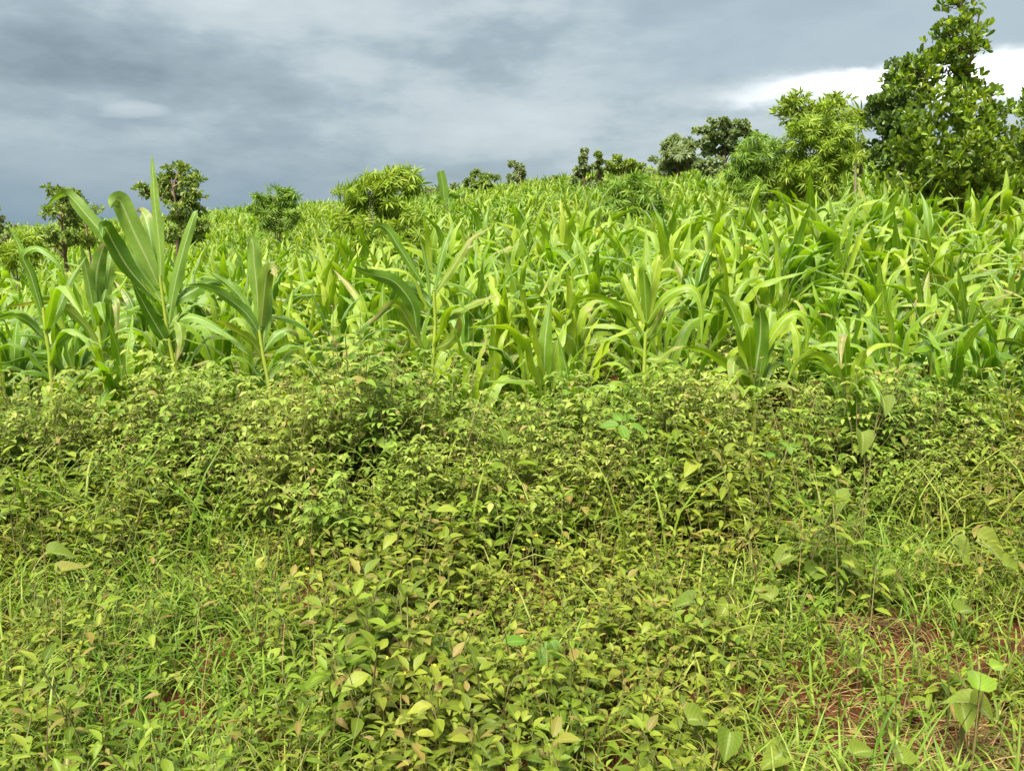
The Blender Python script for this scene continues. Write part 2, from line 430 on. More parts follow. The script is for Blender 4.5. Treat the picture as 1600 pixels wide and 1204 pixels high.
M['tree'] = leaf_material('tree_leaf_mid', [(0.0, (0.13, 0.20, 0.05)), (0.5, (0.20, 0.285, 0.06)), (0.85, (0.29, 0.36, 0.07)), (1.0, (0.39, 0.43, 0.10))], transl=0.38, rough=0.45, rib=0, spec=0.45, blemish=0)  # lightened leaf colour stands in for distance haze on skyline trees
M['tree_grey'] = leaf_material('tree_leaf_greyish', [(0.0, (0.16, 0.22, 0.10)), (0.6, (0.235, 0.30, 0.135)), (1.0, (0.35, 0.39, 0.19))], transl=0.36, rough=0.5, rib=0, spec=0.4, blemish=0)  # far-tree leaves: haze is put into this paler colour, no volume
M['tree_lime'] = leaf_material('tree_leaf_lime', [(0.0, (0.15, 0.23, 0.03)), (0.5, (0.24, 0.33, 0.04)), (1.0, (0.36, 0.42, 0.06))], transl=0.36, rough=0.45, rib=0, spec=0.4, blemish=0)
M['banana'] = leaf_material('banana_leaf', [(0.0, (0.12, 0.24, 0.03)), (1.0, (0.20, 0.33, 0.05))], transl=0.4, rough=0.4, rib=0.5, spec=0.5)

# ------------------------------------------------------------------ ground
def build_ground():
    xs = np.concatenate([-np.geomspace(3000, 7.2, 46), np.linspace(-7, 7, 175), np.geomspace(7.2, 3000, 46)])
    ys = np.concatenate([np.linspace(-6, 0.8, 8), np.linspace(1.0, 9.0, 120), np.linspace(9.3, 46, 90), np.geomspace(47, 4000, 36)])
    X, Y = np.meshgrid(xs, ys)
    V = np.stack([X, Y, ground(X, Y)], -1).reshape(-1, 3)
    b = Batch(); b.add((V, grid_quads(len(ys), len(xs)), np.stack([X, Y], -1).reshape(-1, 2)))
    tag(obj('ground', b.mesh('ground', M['soil'])), 'bare red soil ground under the crop and weeds', None, None, 'structure')
build_ground()

# ------------------------------------------------------------------ maize
def maize_leaf(r, length, width, incl, bend, az, z0, na=5, ns=14, twist=0.0):
    t = np.linspace(0, 1, ns)
    k0 = r.uniform(0.15, 0.40)
    th = incl + bend * smooth(k0, k0 + r.uniform(0.40, 0.60), t)
    th = np.minimum(th, 2.9)
    swirl = az + r.uniform(-0.35, 0.35) * t ** 2
    d = np.stack([np.sin(th) * np.cos(swirl), np.sin(th) * np.sin(swirl), np.cos(th)], 1)
    P = np.vstack([[0, 0, 0], np.cumsum(d[:-1] * length / (ns - 1), axis=0)]) + np.array([0, 0, z0])
    w = width * np.minimum(1, 0.45 + 2.0 * t) * np.maximum(1 - np.maximum(t - 0.25, 0) ** 2.0 / 0.5625, 0.015)
    S = np.stack([-np.sin(swirl), np.cos(swirl), 0 * t], 1)
    tn = norm(np.gradient(P, axis=0)); N = np.cross(S, tn)
    a = (twist * t + r.uniform(-.1, .1))[:, None]
    S = S * np.cos(a) + N * np.sin(a)
    return ribbon(P, S, w, fold=r.uniform(0.25, 0.6), wave=r.uniform(0.10, 0.24), na=na, ph=r.uniform(0, 6), nwave=r.uniform(2.5, 5))

def maize_plant(seed, na=5, ns=14, vigor=1.0, tassel=False, nl=None, wide=1.0):
    r = random.Random(seed)
    nl = nl or r.randint(8, 11)
    H = r.uniform(0.55, 0.80) * vigor
    az0 = r.uniform(0, 6.28); leaves = []
    for i in range(nl):
        f = i / (nl - 1)
        az = az0 + math.pi * (i % 2) + r.uniform(-0.5, 0.5)
        z0 = H * (0.12 + 0.88 * f ** 0.85)
        L = (0.50 + 0.48 * math.sin(math.pi * min(1, 0.18 + 0.70 * f))) * vigor * r.uniform(0.85, 1.12)
        W = (0.064 + 0.040 * math.sin(math.pi * min(1, 0.15 + 0.75 * f))) * r.uniform(0.85, 1.15) * wide
        incl = (0.60 - 0.42 * f) * r.uniform(0.7, 1.3)
        bend = (2.1 - 0.65 * f) * r.uniform(0.5, 1.1)
        if f > 0.85:
            bend *= r.uniform(0.15, 1.0); incl = r.uniform(0.03, 0.22)
        leaves.append(maize_leaf(r, L, W, incl, bend, az, z0, na, ns, r.uniform(-0.9, 0.9)))
    zz = np.linspace(0, H + 0.04, 9)
    rad = np.linspace(0.016, 0.009, 9) * (0.8 + 0.4 * vigor) * (1 + 0.10 * (np.arange(9) % 2))
    ph = r.uniform(0, 6); sway = 0.02 * zz ** 2
    stalk = tube(np.stack([sway * math.cos(ph), sway * math.sin(ph), zz], 1), rad, 6)
    tas = None
    if tassel:
        parts = []
        for k in range(7):
            a = r.uniform(0, 6.28); sp = r.uniform(0.03, 0.16) if k else 0.0; h = r.uniform(0.22, 0.34)
            q = np.linspace(0, 1, 5)
            parts.append(tube(np.stack([sp * q * math.cos(a), sp * q * math.sin(a), H + 0.15 + h * q - 0.1 * sp * q * q], 1), np.linspace(0.005, 0.002, 5), 4))
        tas = merge(parts)
    return stalk, leaves, tas

def mesh_of(tpl, name, mat):
    return Batch().add(tpl).mesh(name, mat)

# hero plants: leaves traced as curves standing at the plant's own distance
def hero_leaf(pts, wpx, Y, dy, roll, fold=0.3, wave=0.09, ns=24):
    """pts in pixels from base to tip; dy = how far the tip comes forward(-)/back(+); roll turns the blade about its rib"""
    n = len(pts)
    C = [at_y(px, py, Y + dy * (i / (n - 1)) ** 1.3) for i, (px, py) in enumerate(pts)]
    P = spline(C, ns); t = np.linspace(0, 1, ns)
    tn = norm(np.gradient(P, axis=0)); view = norm(P - np.array([0, 0, EYE]))
    S0 = norm(np.cross(tn, view)); N0 = np.cross(S0, tn)
    a = np.full(ns, roll) if np.isscalar(roll) else np.interp(t, np.linspace(0, 1, len(roll)), roll)
    S = S0 * np.cos(a)[:, None] + N0 * np.sin(a)[:, None]
    w = wpx / FPX * Y * np.minimum(1, 0.4 + 2.2 * t) * np.maximum(1 - np.maximum(t - 0.30, 0) ** 2.0 / 0.49, 0.02)
    return ribbon(P, S, w, fold=fold, wave=wave, na=7, ph=wpx, nwave=3.5)

HEROES = [
    # label, Y, stalk px, [(pts, width px, dy, roll, material)]
    ('tall maize plant with one spear-like leaf pointing up into the sky', 5.4, [(280, 640), (277, 596), (264, 530), (255, 470), (250, 430)], [
        ([(252, 440), (249, 385), (242, 320), (239, 275), (237, 240)], 19, 0.05, 0.5, 'maize'),
        ([(247, 445), (232, 410), (208, 360), (190, 318), (183, 311), (176, 316), (172, 326)], 36, -0.12, 0.15, 'maize'),
        ([(252, 470), (225, 435), (199, 404), (150, 353), (120, 318), (103, 303), (85, 312), (70, 328)], 27, 0.12, [0.0, 0.1, 0.5, 0.9], 'maize'),
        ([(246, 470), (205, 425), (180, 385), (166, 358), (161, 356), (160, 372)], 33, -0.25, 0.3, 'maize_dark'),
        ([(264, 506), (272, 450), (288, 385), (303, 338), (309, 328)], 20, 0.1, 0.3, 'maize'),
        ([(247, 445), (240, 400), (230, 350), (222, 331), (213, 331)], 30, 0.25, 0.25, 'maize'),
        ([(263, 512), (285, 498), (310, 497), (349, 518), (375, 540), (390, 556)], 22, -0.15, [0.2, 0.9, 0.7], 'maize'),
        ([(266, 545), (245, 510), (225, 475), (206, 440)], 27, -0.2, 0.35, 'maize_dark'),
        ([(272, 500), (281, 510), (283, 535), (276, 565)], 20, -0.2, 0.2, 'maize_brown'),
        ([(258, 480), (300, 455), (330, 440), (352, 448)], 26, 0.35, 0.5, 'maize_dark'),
    ]),
    ('maize plant with upright whorl beside the spear-leaved tall one', 5.1, [(424, 640), (420, 600), (411, 555), (405, 515)], [
        ([(405, 515), (402, 460), (397, 410), (395, 380), (391, 374), (388, 384)], 26, 0.0, 0.2, 'maize'),
        ([(408, 510), (412, 465), (416, 430), (422, 420), (428, 424), (430, 432)], 26, -0.1, 0.1, 'maize_brown'),
        ([(405, 520), (385, 490), (350, 462), (319, 448), (283, 446)], 22, -0.15, [0.1, 0.6, 1.0], 'maize'),
        ([(403, 510), (380, 470), (358, 446), (338, 432), (326, 426)], 15, 0.1, 0.4, 'maize'),
        ([(410, 560), (395, 535), (375, 520), (352, 506), (336, 500)], 18, -0.2, [0.1, 0.8, 0.9], 'maize_brown'),
        ([(412, 550), (430, 525), (448, 515), (462, 520), (470, 540)], 20, 0.15, [0.1, 0.8, 0.9], 'maize'),
        ([(410, 540), (418, 490), (424, 450)], 18, 0.1, 0.2, 'maize'),
        ([(420, 600), (385, 598), (360, 615), (348, 640)], 20, -0.3, [0.2, 0.8, 0.9], 'maize'),
    ]),
    ('broad maize plant with two pale ribbed leaves, front row, far left', 5.6, [(168, 640), (160, 560), (155, 510), (155, 480)], [
        ([(155, 490), (150, 455), (152, 420), (160, 390), (166, 378)], 30, 0.0, 0.15, 'maize'),
        ([(158, 490), (165, 450), (172, 410), (178, 385)], 22, 0.15, 0.2, 'maize'),
        ([(150, 510), (142, 460), (132, 410), (126, 380)], 18, -0.1, 0.3, 'maize'),
        ([(160, 545), (172, 500), (172, 475), (176, 470), (182, 480), (183, 540)], 24, -0.3, 0.1, 'maize'),
        ([(155, 540), (130, 505), (100, 480), (75, 470), (40, 476), (5, 480)], 20, -0.2, [0.2, 0.9, 1.0], 'maize_brown'),
        ([(160, 530), (190, 500), (215, 500), (225, 520)], 22, 0.3, [0.2, 0.8, 0.8], 'maize'),
    ]),
    ('slender maize plant with narrow dark leaf at the left picture edge', 5.0, [(84, 640), (78, 560), (72, 520), (68, 480)], [
        ([(70, 510), (58, 465), (45, 420), (30, 385), (10, 345)], 17, 0.05, 0.4, 'maize_dark'),
        ([(66, 490), (48, 430), (36, 400), (60, 388), (92, 412), (104, 440)], 17, -0.1, [0.2, 0.6, 0.9], 'maize_dark'),
        ([(74, 520), (95, 475), (110, 440), (135, 400)], 16, 0.2, 0.3, 'maize'),
        ([(72, 530), (40, 500), (10, 495), (-25, 510)], 18, -0.2, [0.2, 0.9, 0.9], 'maize'),
        ([(76, 550), (110, 520), (135, 530), (150, 560)], 18, -0.2, [0.2, 0.9, 0.9], 'maize'),
    ]),
    ('leaning maize plant with dark twisting leaves above the bushy weeds', 5.3, [(672, 640), (676, 570), (680, 510), (678, 455)], [
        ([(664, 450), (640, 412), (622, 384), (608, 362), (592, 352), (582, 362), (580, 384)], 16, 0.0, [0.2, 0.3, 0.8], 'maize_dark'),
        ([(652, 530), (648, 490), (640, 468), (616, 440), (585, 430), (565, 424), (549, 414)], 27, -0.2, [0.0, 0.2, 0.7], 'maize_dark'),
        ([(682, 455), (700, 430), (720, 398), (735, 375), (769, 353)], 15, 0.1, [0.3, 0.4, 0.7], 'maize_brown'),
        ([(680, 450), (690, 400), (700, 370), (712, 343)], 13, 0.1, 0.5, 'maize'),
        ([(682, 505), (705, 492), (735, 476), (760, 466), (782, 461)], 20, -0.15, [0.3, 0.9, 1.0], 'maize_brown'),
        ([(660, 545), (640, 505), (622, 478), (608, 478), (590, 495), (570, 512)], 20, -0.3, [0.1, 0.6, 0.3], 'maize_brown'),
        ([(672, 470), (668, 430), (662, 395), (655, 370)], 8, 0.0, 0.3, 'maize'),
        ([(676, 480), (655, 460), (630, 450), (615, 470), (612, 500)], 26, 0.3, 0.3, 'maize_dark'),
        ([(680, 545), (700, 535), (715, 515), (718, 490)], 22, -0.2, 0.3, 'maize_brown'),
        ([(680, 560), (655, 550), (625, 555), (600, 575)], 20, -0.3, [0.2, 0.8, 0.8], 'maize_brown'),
    ]),
    ('bright maize plant with bare yellow stalk, arching leaf on each side', 5.0, [(1006, 650), (1006, 610), (1007, 560), (1009, 520)], [
        ([(1013, 500), (1018, 455), (1026, 415), (1031, 402), (1037, 404)], 22, 0.05, 0.15, 'maize_pale'),
        ([(1010, 500), (1008, 455), (1006, 425), (1011, 421), (1016, 428), (1018, 450)], 22, -0.1, 0.2, 'maize'),
        ([(1003, 522), (985, 495), (960, 474), (930, 464), (905, 470), (890, 490), (881, 515)], 15, -0.1, [0.2, 0.7, 0.9, 0.6], 'maize'),
        ([(1012, 505), (1030, 475), (1050, 457), (1076, 449), (1092, 465), (1097, 500), (1096, 536)], 20, -0.15, [0.1, 0.6, 0.6, 0.3], 'maize'),
        ([(1006, 505), (990, 470), (978, 445), (973, 430), (968, 434)], 18, 0.15, 0.3, 'maize'),
        ([(1010, 525), (1022, 500), (1032, 480), (1038, 462)], 18, 0.1, 0.3, 'maize'),
        ([(1009, 530), (1020, 515), (1030, 495), (1034, 480)], 14, -0.15, 0.3, 'maize_brown'),
        ([(1007, 540), (1028, 500), (1052, 470), (1066, 462)], 16, 0.2, 0.5, 'maize_pale'),
        ([(1006, 560), (1030, 560), (1050, 545), (1070, 540)], 16, -0.1, [0.3, 0.9, 0.9], 'maize_brown'),
    ]),
    ('stout low maize plant with broad cupped leaf, shaded on one half', 4.75, [(1178, 660), (1177, 620), (1174, 575), (1176, 540)], [
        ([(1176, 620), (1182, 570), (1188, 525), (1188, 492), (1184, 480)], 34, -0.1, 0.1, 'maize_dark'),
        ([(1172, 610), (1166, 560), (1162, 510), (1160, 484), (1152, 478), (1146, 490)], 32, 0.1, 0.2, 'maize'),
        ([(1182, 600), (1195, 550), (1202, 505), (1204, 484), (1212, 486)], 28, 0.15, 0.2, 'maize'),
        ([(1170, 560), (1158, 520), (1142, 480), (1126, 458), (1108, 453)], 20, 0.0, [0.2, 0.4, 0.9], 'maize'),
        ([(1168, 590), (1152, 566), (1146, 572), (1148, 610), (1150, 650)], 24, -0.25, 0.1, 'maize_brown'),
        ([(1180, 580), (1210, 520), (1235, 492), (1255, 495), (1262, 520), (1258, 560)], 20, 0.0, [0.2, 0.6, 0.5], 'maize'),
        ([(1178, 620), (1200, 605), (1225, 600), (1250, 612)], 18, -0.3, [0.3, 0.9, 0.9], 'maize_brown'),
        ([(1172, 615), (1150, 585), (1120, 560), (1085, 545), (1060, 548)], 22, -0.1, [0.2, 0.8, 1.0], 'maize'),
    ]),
    ('small lime-yellow maize seedling rising out of the weeds', 4.7, [(1324, 660), (1324, 610), (1323, 590)], [
        ([(1322, 610), (1317, 570), (1313, 545), (1310, 520)], 11, 0.0, 0.3, 'maize_pale'),
        ([(1327, 612), (1336, 580), (1346, 558), (1354, 546)], 24, -0.1, 0.2, 'maize_pale'),
        ([(1320, 605), (1305, 575), (1285, 558), (1262, 556), (1242, 572), (1228, 604)], 20, -0.15, [0.2, 0.7, 0.8], 'maize_pale'),
        ([(1327, 600), (1345, 560), (1370, 540), (1395, 538), (1415, 548)], 14, 0.1, [0.2, 0.8, 1.0], 'maize_pale'),
        ([(1324, 590), (1325, 565), (1326, 548)], 6, 0.0, 0.3, 'maize_pale'),
        ([(1320, 600), (1300, 585), (1280, 570), (1262, 562)], 16, 0.1, 0.6, 'maize'),
    ]),
]

def build_heroes():
    for hi, (label, Y, st, leaves) in enumerate(HEROES):
        pts = [at_y(px, py, Y) for px, py in st]
        base = pts[0].copy(); base[2] = float(ground(base[0], base[1]))
        pts = [base] + [p for p in pts if p[2] > base[2] + 0.08]
        P = spline(pts, 14)
        e = empty('maize_plant', base)
        tag(e, label, 'maize plant', 'maize plants in the front row')
        off = -base
        sv, sq, sT = tube(P, np.linspace(0.015, 0.009, 14) * (1 + 0.10 * (np.arange(14) % 3 == 0)), 8)
        obj('stalk', mesh_of((sv + off, sq, sT), 'stalk', M['stalk']), e)
        for pl, wpx, dy, roll, mat in leaves:
            if mat == 'maize' and hi < 5:
                mat = 'maize_cool'
            v, q, T = hero_leaf(pl, wpx * .88, Y, dy, roll)
            lf = obj('leaf', mesh_of((v + off, q, T), 'leaf', M[mat]), e)
            if mat == 'maize_brown':
                lf['label'] = 'ageing reddish brown maize leaf'
        rl = random.Random(int(Y * 1000) + len(leaves)); az = rl.uniform(0, 6.28)
        for k in range(6):
            j = 2 + k * 1.6
            p = P[min(int(j), 12)] - base
            az += math.pi + rl.uniform(-.6, .6)
            v, q, T = maize_leaf(rl, rl.uniform(.45, .7), rl.uniform(.06, .085), rl.uniform(.35, .6), rl.uniform(1.3, 2.1), az, 0, 5, 14, rl.uniform(-.6, .6))
            obj('leaf', mesh_of((v + p, q, T), 'leaf', M['maize']), e)
build_heroes()

CLEAR = []      # (x, y, r): no maize where trees and shrubs stand

def build_maize():
    r = random.Random(3)
    near = []
    for s in range(10):
        stalk, leaves, tas = maize_plant(100 + s, 5, 14, 1.0, tassel=False, wide=1.22)
        mat = ('maize', 'maize', 'maize', 'maize_dark', 'maize', 'maize_pale', 'maize', 'maize', 'maize_pale', 'maize')[s]
        near.append((mesh_of(stalk, 'stalk', M['stalk']), [mesh_of(l, 'leaf', M['maize_brown'] if (i < 2 and s % 3 == 0) else M[mat]) for i, l in enumerate(leaves)]))
    mid = []
    for s in range(8):
        stalk, leaves, tas = maize_plant(200 + s, 3, 10, 1.0, wide=1.25)
        mid.append((mesh_of(stalk, 'stalk', M['stalk']), mesh_of(merge(leaves), 'leaves', M['maize_far'])))
    far = []
    for s in range(10):
        stalk, leaves, tas = maize_plant(300 + s, 3, 8, 1.0, nl=8, wide=1.45)
        far.append((stalk, merge(leaves)))
    pts = []
    y = 5.25
    while y < 43:
        dx = 0.25 + 0.0015 * y
        half = 0.66 * y + 1.6
        for x in np.arange(-half, half, dx):
            xx = x + r.uniform(-0.14, 0.14); yy = y + r.uniform(-0.2, 0.2) + 0.05 * xx * 0
            if any((xx - c[0]) ** 2 + (yy - c[1]) ** 2 < c[2] ** 2 for c in CLEAR):
                continue
            if yy < 5.9 and any(abs(xx - h) < 0.22 for h in HX):
                continue
            pts.append((yy, xx))
        y += 0.43 + 0.002 * y
    pts.sort()
    b = Batch(); nind = 0
    for yy, xx in pts:
        z = float(ground(xx, yy))
        px, py = to_pix([(xx, yy, z + 1.0)])[0]
        vig = 0.70 + 0.40 * float(vnoise(xx * 0.35 + 20, yy * 0.35))
        vig *= r.uniform(0.85, 1.15)
        vig *= (0.86 + 0.06 * float(smooth(6, 9, yy))) * (1 - 0.36 * float(smooth(7, 17, yy)))
        inside = -60 < px < 1660
        if inside and nind < 290:
            zone = ('below the small rounded tree' if px < 400 else 'below the large pale cassava shrub' if px < 760 else 'below the slender skyline pair' if px < 1080 else 'below the paired cassava on the rise' if px < 1360 else 'below the tall glossy tree')
            row = 'front' if yy < 6.6 else 'middle' if yy < 8.2 else 'rear'
            e = empty('maize_plant', (xx, yy, z), r.uniform(0, 6.28), vig, (r.uniform(-.07, .07), r.uniform(-.07, .07)))
            tag(e, f'young green maize plant, {row} rows, {zone}', 'maize plant', f'maize of the {row} rows {zone}')
            if nind < 130:
                st, lv = r.choice(near)
                obj('stalk', st, e)
                for m in lv:
                    obj('leaf', m, e)
            else:
                st, lv = r.choice(mid)
                obj('stalk', st, e); obj('leaves', lv, e)
            nind += 1
        else:
            st, lv = r.choice(far)
            a = r.uniform(0, 6.28); c, s = math.cos(a) * vig, math.sin(a) * vig
            R = np.array([[[c, -s, 0], [s, c, 0], [0, 0, vig * r.uniform(0.95, 1.15)]]])
            P = np.array([[xx, yy, z]])
            b.inst(st, R, P, 1); b.inst(lv, R, P, 0)
    o = obj('maize_crop', b.mesh('maize_crop', [M['maize_far'], M['stalk']]))
    tag(o, 'dense mass of maize covering the far slope of the field', 'maize', None, 'stuff')
    print('maize', len(pts), nind)

# ------------------------------------------------------------------ trees and shrubs
OV = [(0, .08), (.15, .55), (.4, 1), (.65, .85), (.88, .38), (1, .02)]
OB = [(0, .08), (.3, .55), (.6, 1), (.82, .9), (.95, .45), (1, .05)]
LAN = [(0, .15), (.3, .9), (.55, 1), (.8, .6), (1, .02)]
T_JACK = leaf_tpl(OB, 0.44, 0.10, 0.22)
T_OV = leaf_tpl(OV, 0.55, 0.25, 0.18)
T_OVW = leaf_tpl(OV, 0.72, 0.20, 0.15)
T_LAN = leaf_tpl(LAN, 0.26, 0.40, 0.15)

def palmate(nl, droop, width, seed):
    r = random.Random(seed); parts = []
    tpl = leaf_tpl(LAN, width, droop, 0.12, na=3)
    for k in range(nl):
        a = (k - (nl - 1) / 2) * (4.4 / nl) + r.uniform(-.1, .1)
        s = (1 - 0.25 * abs(k - (nl - 1) / 2) / nl * 2) * r.uniform(.9, 1.08)
        D = np.array([[math.sin(a), math.cos(a), -0.25 + r.uniform(-.12, .12)]])
        R = frames(D, np.array([[0, 0, 1.0]]), [s])
        parts.append(((R[0] @ tpl[0].T).T, tpl[1], tpl[2]))
    st = ribbon(np.array([[0, -0.7, -0.05], [0, -.3, .03], [0, 0, 0]]), np.array([[1., 0, 0]] * 3), np.array([.03, .03, .03]), na=2)
    return merge(parts + [st])
T_PALM = [palmate(7, 0.45, 0.15, 1), palmate(6, 0.7, 0.15, 2), palmate(5, 0.55, 0.17, 3)]
T_UMB = [palmate(9, 0.25, 0.26, 5)]

def limb(p0, p1, r0, r1, rr, bow=0.12, n=7):
    p0 = np.asarray(p0, float); p1 = np.asarray(p1, float)
    L = np.linalg.norm(p1 - p0)
    mid = (p0 + p1) / 2 + np.array([rr.uniform(-1, 1), rr.uniform(-1, 1), rr.uniform(-.3, .8)]) * L * bow
    return tube(spline([p0, mid, p1], n), np.linspace(r0, r1, n), 6)

def make_tree(name, label, cat, base, H, blobs, leaf_tpls, leaf_size, n_leaf, mat, bark='bark', trunk_r=0.06, cluster=6, upright=0.5, group=None, stems=1, parts_leaves=0, seed=0, lean=0.0, spread=0.75, sub=9, vexp=2 / 3):
    """blobs: (dx, dy, z, rx, ry, rz) crown lumps above the base; leaves sit in sprays at twig ends on and inside them"""
    rr = random.Random(seed + 77); g = np.random.default_rng(seed + 77)
    base = np.array([base[0], base[1], float(ground(base[0], base[1])) - 0.03])
    e = empty(name, base); tag(e, label, cat, group)
    top = max(bb[2] for bb in blobs)
    axes = []
    for s in range(stems):
        a = rr.uniform(0, 6.28); sp = 0.0 if stems == 1 else rr.uniform(.15, .4) * H * 0.35
        C = [(0, 0, 0), (lean * .3 + sp * .4 * math.cos(a), sp * .4 * math.sin(a), H * .33), (lean * .7 + sp * .8 * math.cos(a) + rr.uniform(-.03, .03) * H, sp * .8 * math.sin(a), H * .66), (lean + sp * math.cos(a), sp * math.sin(a), H * 0.96)]
        axes.append(spline(C, 14))
    tb = Batch()
    for ax in axes:
        tb.add(tube(ax, np.linspace(trunk_r, trunk_r * 0.18, len(ax)) / math.sqrt(stems), 8))
    obj('trunk', tb.mesh('trunk', M[bark]), e)
    lb = Batch(); pos = []; outd = []
    vol = np.array([bb[3] * bb[4] * bb[5] for bb in blobs]) ** vexp; vol /= vol.sum()
    for bb, f in zip(blobs, vol):
        c = np.array(bb[:3]); R = np.array(bb[3:])
        ax = axes[rr.randrange(stems)]
        zi = np.clip(c[2] - 0.35 * (abs(c[0]) + abs(c[1])) - R[2] * .5, H * .12, H * .92)
        p0 = ax[np.argmin(abs(ax[:, 2] - zi))]
        lb.add(limb(p0, c, trunk_r * .38, trunk_r * .12, rr))
        k = max(3, int(n_leaf * f / cluster))
        ns_ = sub
        sd = norm(g.normal(size=(ns_, 3))); sc_ = sd * g.uniform(.35, .95, (ns_, 1)); sr = g.uniform(.20, .48, ns_)
        w = g.integers(0, ns_, k)
        d = norm(g.normal(size=(k, 3))); d[:, 2] = np.abs(d[:, 2]) * np.where(g.random(k) < .72, 1, -1)
        u = sc_[w] + d * (g.random(k) ** 0.4 * sr[w])[:, None]
        q = c + u * R
        pos.append(q); outd.append(norm(d + u * .6 + np.array([0, 0, upright])))
        for j in rr.sample(range(k), min(k, 9)):
            lb.add(limb(c * .8 + p0 * .2, q[j], trunk_r * .12, trunk_r * .04, rr, .1, 4))
    obj('limbs', lb.mesh('limbs', M[bark]), e)
    pos = np.concatenate(pos); outd = np.concatenate(outd)
    k = len(pos)
    outr = np.repeat(outd, cluster, 0)
    D = norm(outr + g.normal(size=(k * cluster, 3)) * spread)
    P = np.repeat(pos, cluster, 0) + D * leaf_size * 0.15
    U = norm(outr * np.array([1, 1, .2]) + np.array([0, 0, 0.5]) + g.normal(size=D.shape) * 0.5)
    S = leaf_size * g.uniform(0.65, 1.2, len(P))
    Rm = frames(D, U, S)
    order = np.argsort(P[:, 1] + g.random(len(P)) * .3)
    near, rest = order[:parts_leaves], order[parts_leaves:]
    meshes = [mesh_of(tp, 'leaf', M[mat]) for tp in leaf_tpls] if parts_leaves else None
    for i in near:
        o = obj('leaf', meshes[i % len(leaf_tpls)], e)
        m = Matrix.Identity(4)
        for a in range(3):
            for b_ in range(3):
                m[a][b_] = float(Rm[i][a][b_])
            m[a][3] = float(P[i][a])
        o.matrix_local = m
    cb = Batch()
    which = g.integers(0, len(leaf_tpls), len(P))
    for w, tp in enumerate(leaf_tpls):
        idx = rest[which[rest] == w]
        cb.inst(tp, Rm[idx], P[idx])
    cr = obj('crown', cb.mesh('crown', M[mat]), e); cr['kind'] = 'stuff'
    return e

def gx(px, Y):
    return float(at_y(px, 330, Y)[0])

def hz(px, py, Y):
    """height above the ground of what is seen at (px, py) at distance Y"""
    p = at_y(px, py, Y)
    return float(p[2] - ground(p[0], Y))

def px_blobs(Y, px0, lst, depth=1.0):
    """lumps given by where they are seen: (px, py, rx px, ry px, dy m) -> metres relative to the base"""
    x0 = gx(px0, Y); z0 = float(ground(x0, Y)); k = Y / FPX
    out = []
    for px, py, rx, ry, dy in lst:
        p = at_y(px, py, Y + dy)
        out.append((p[0] - x0, dy, p[2] - z0, rx * k, max(rx, ry * 0.7) * k * depth, ry * k))
    return (x0, Y), out

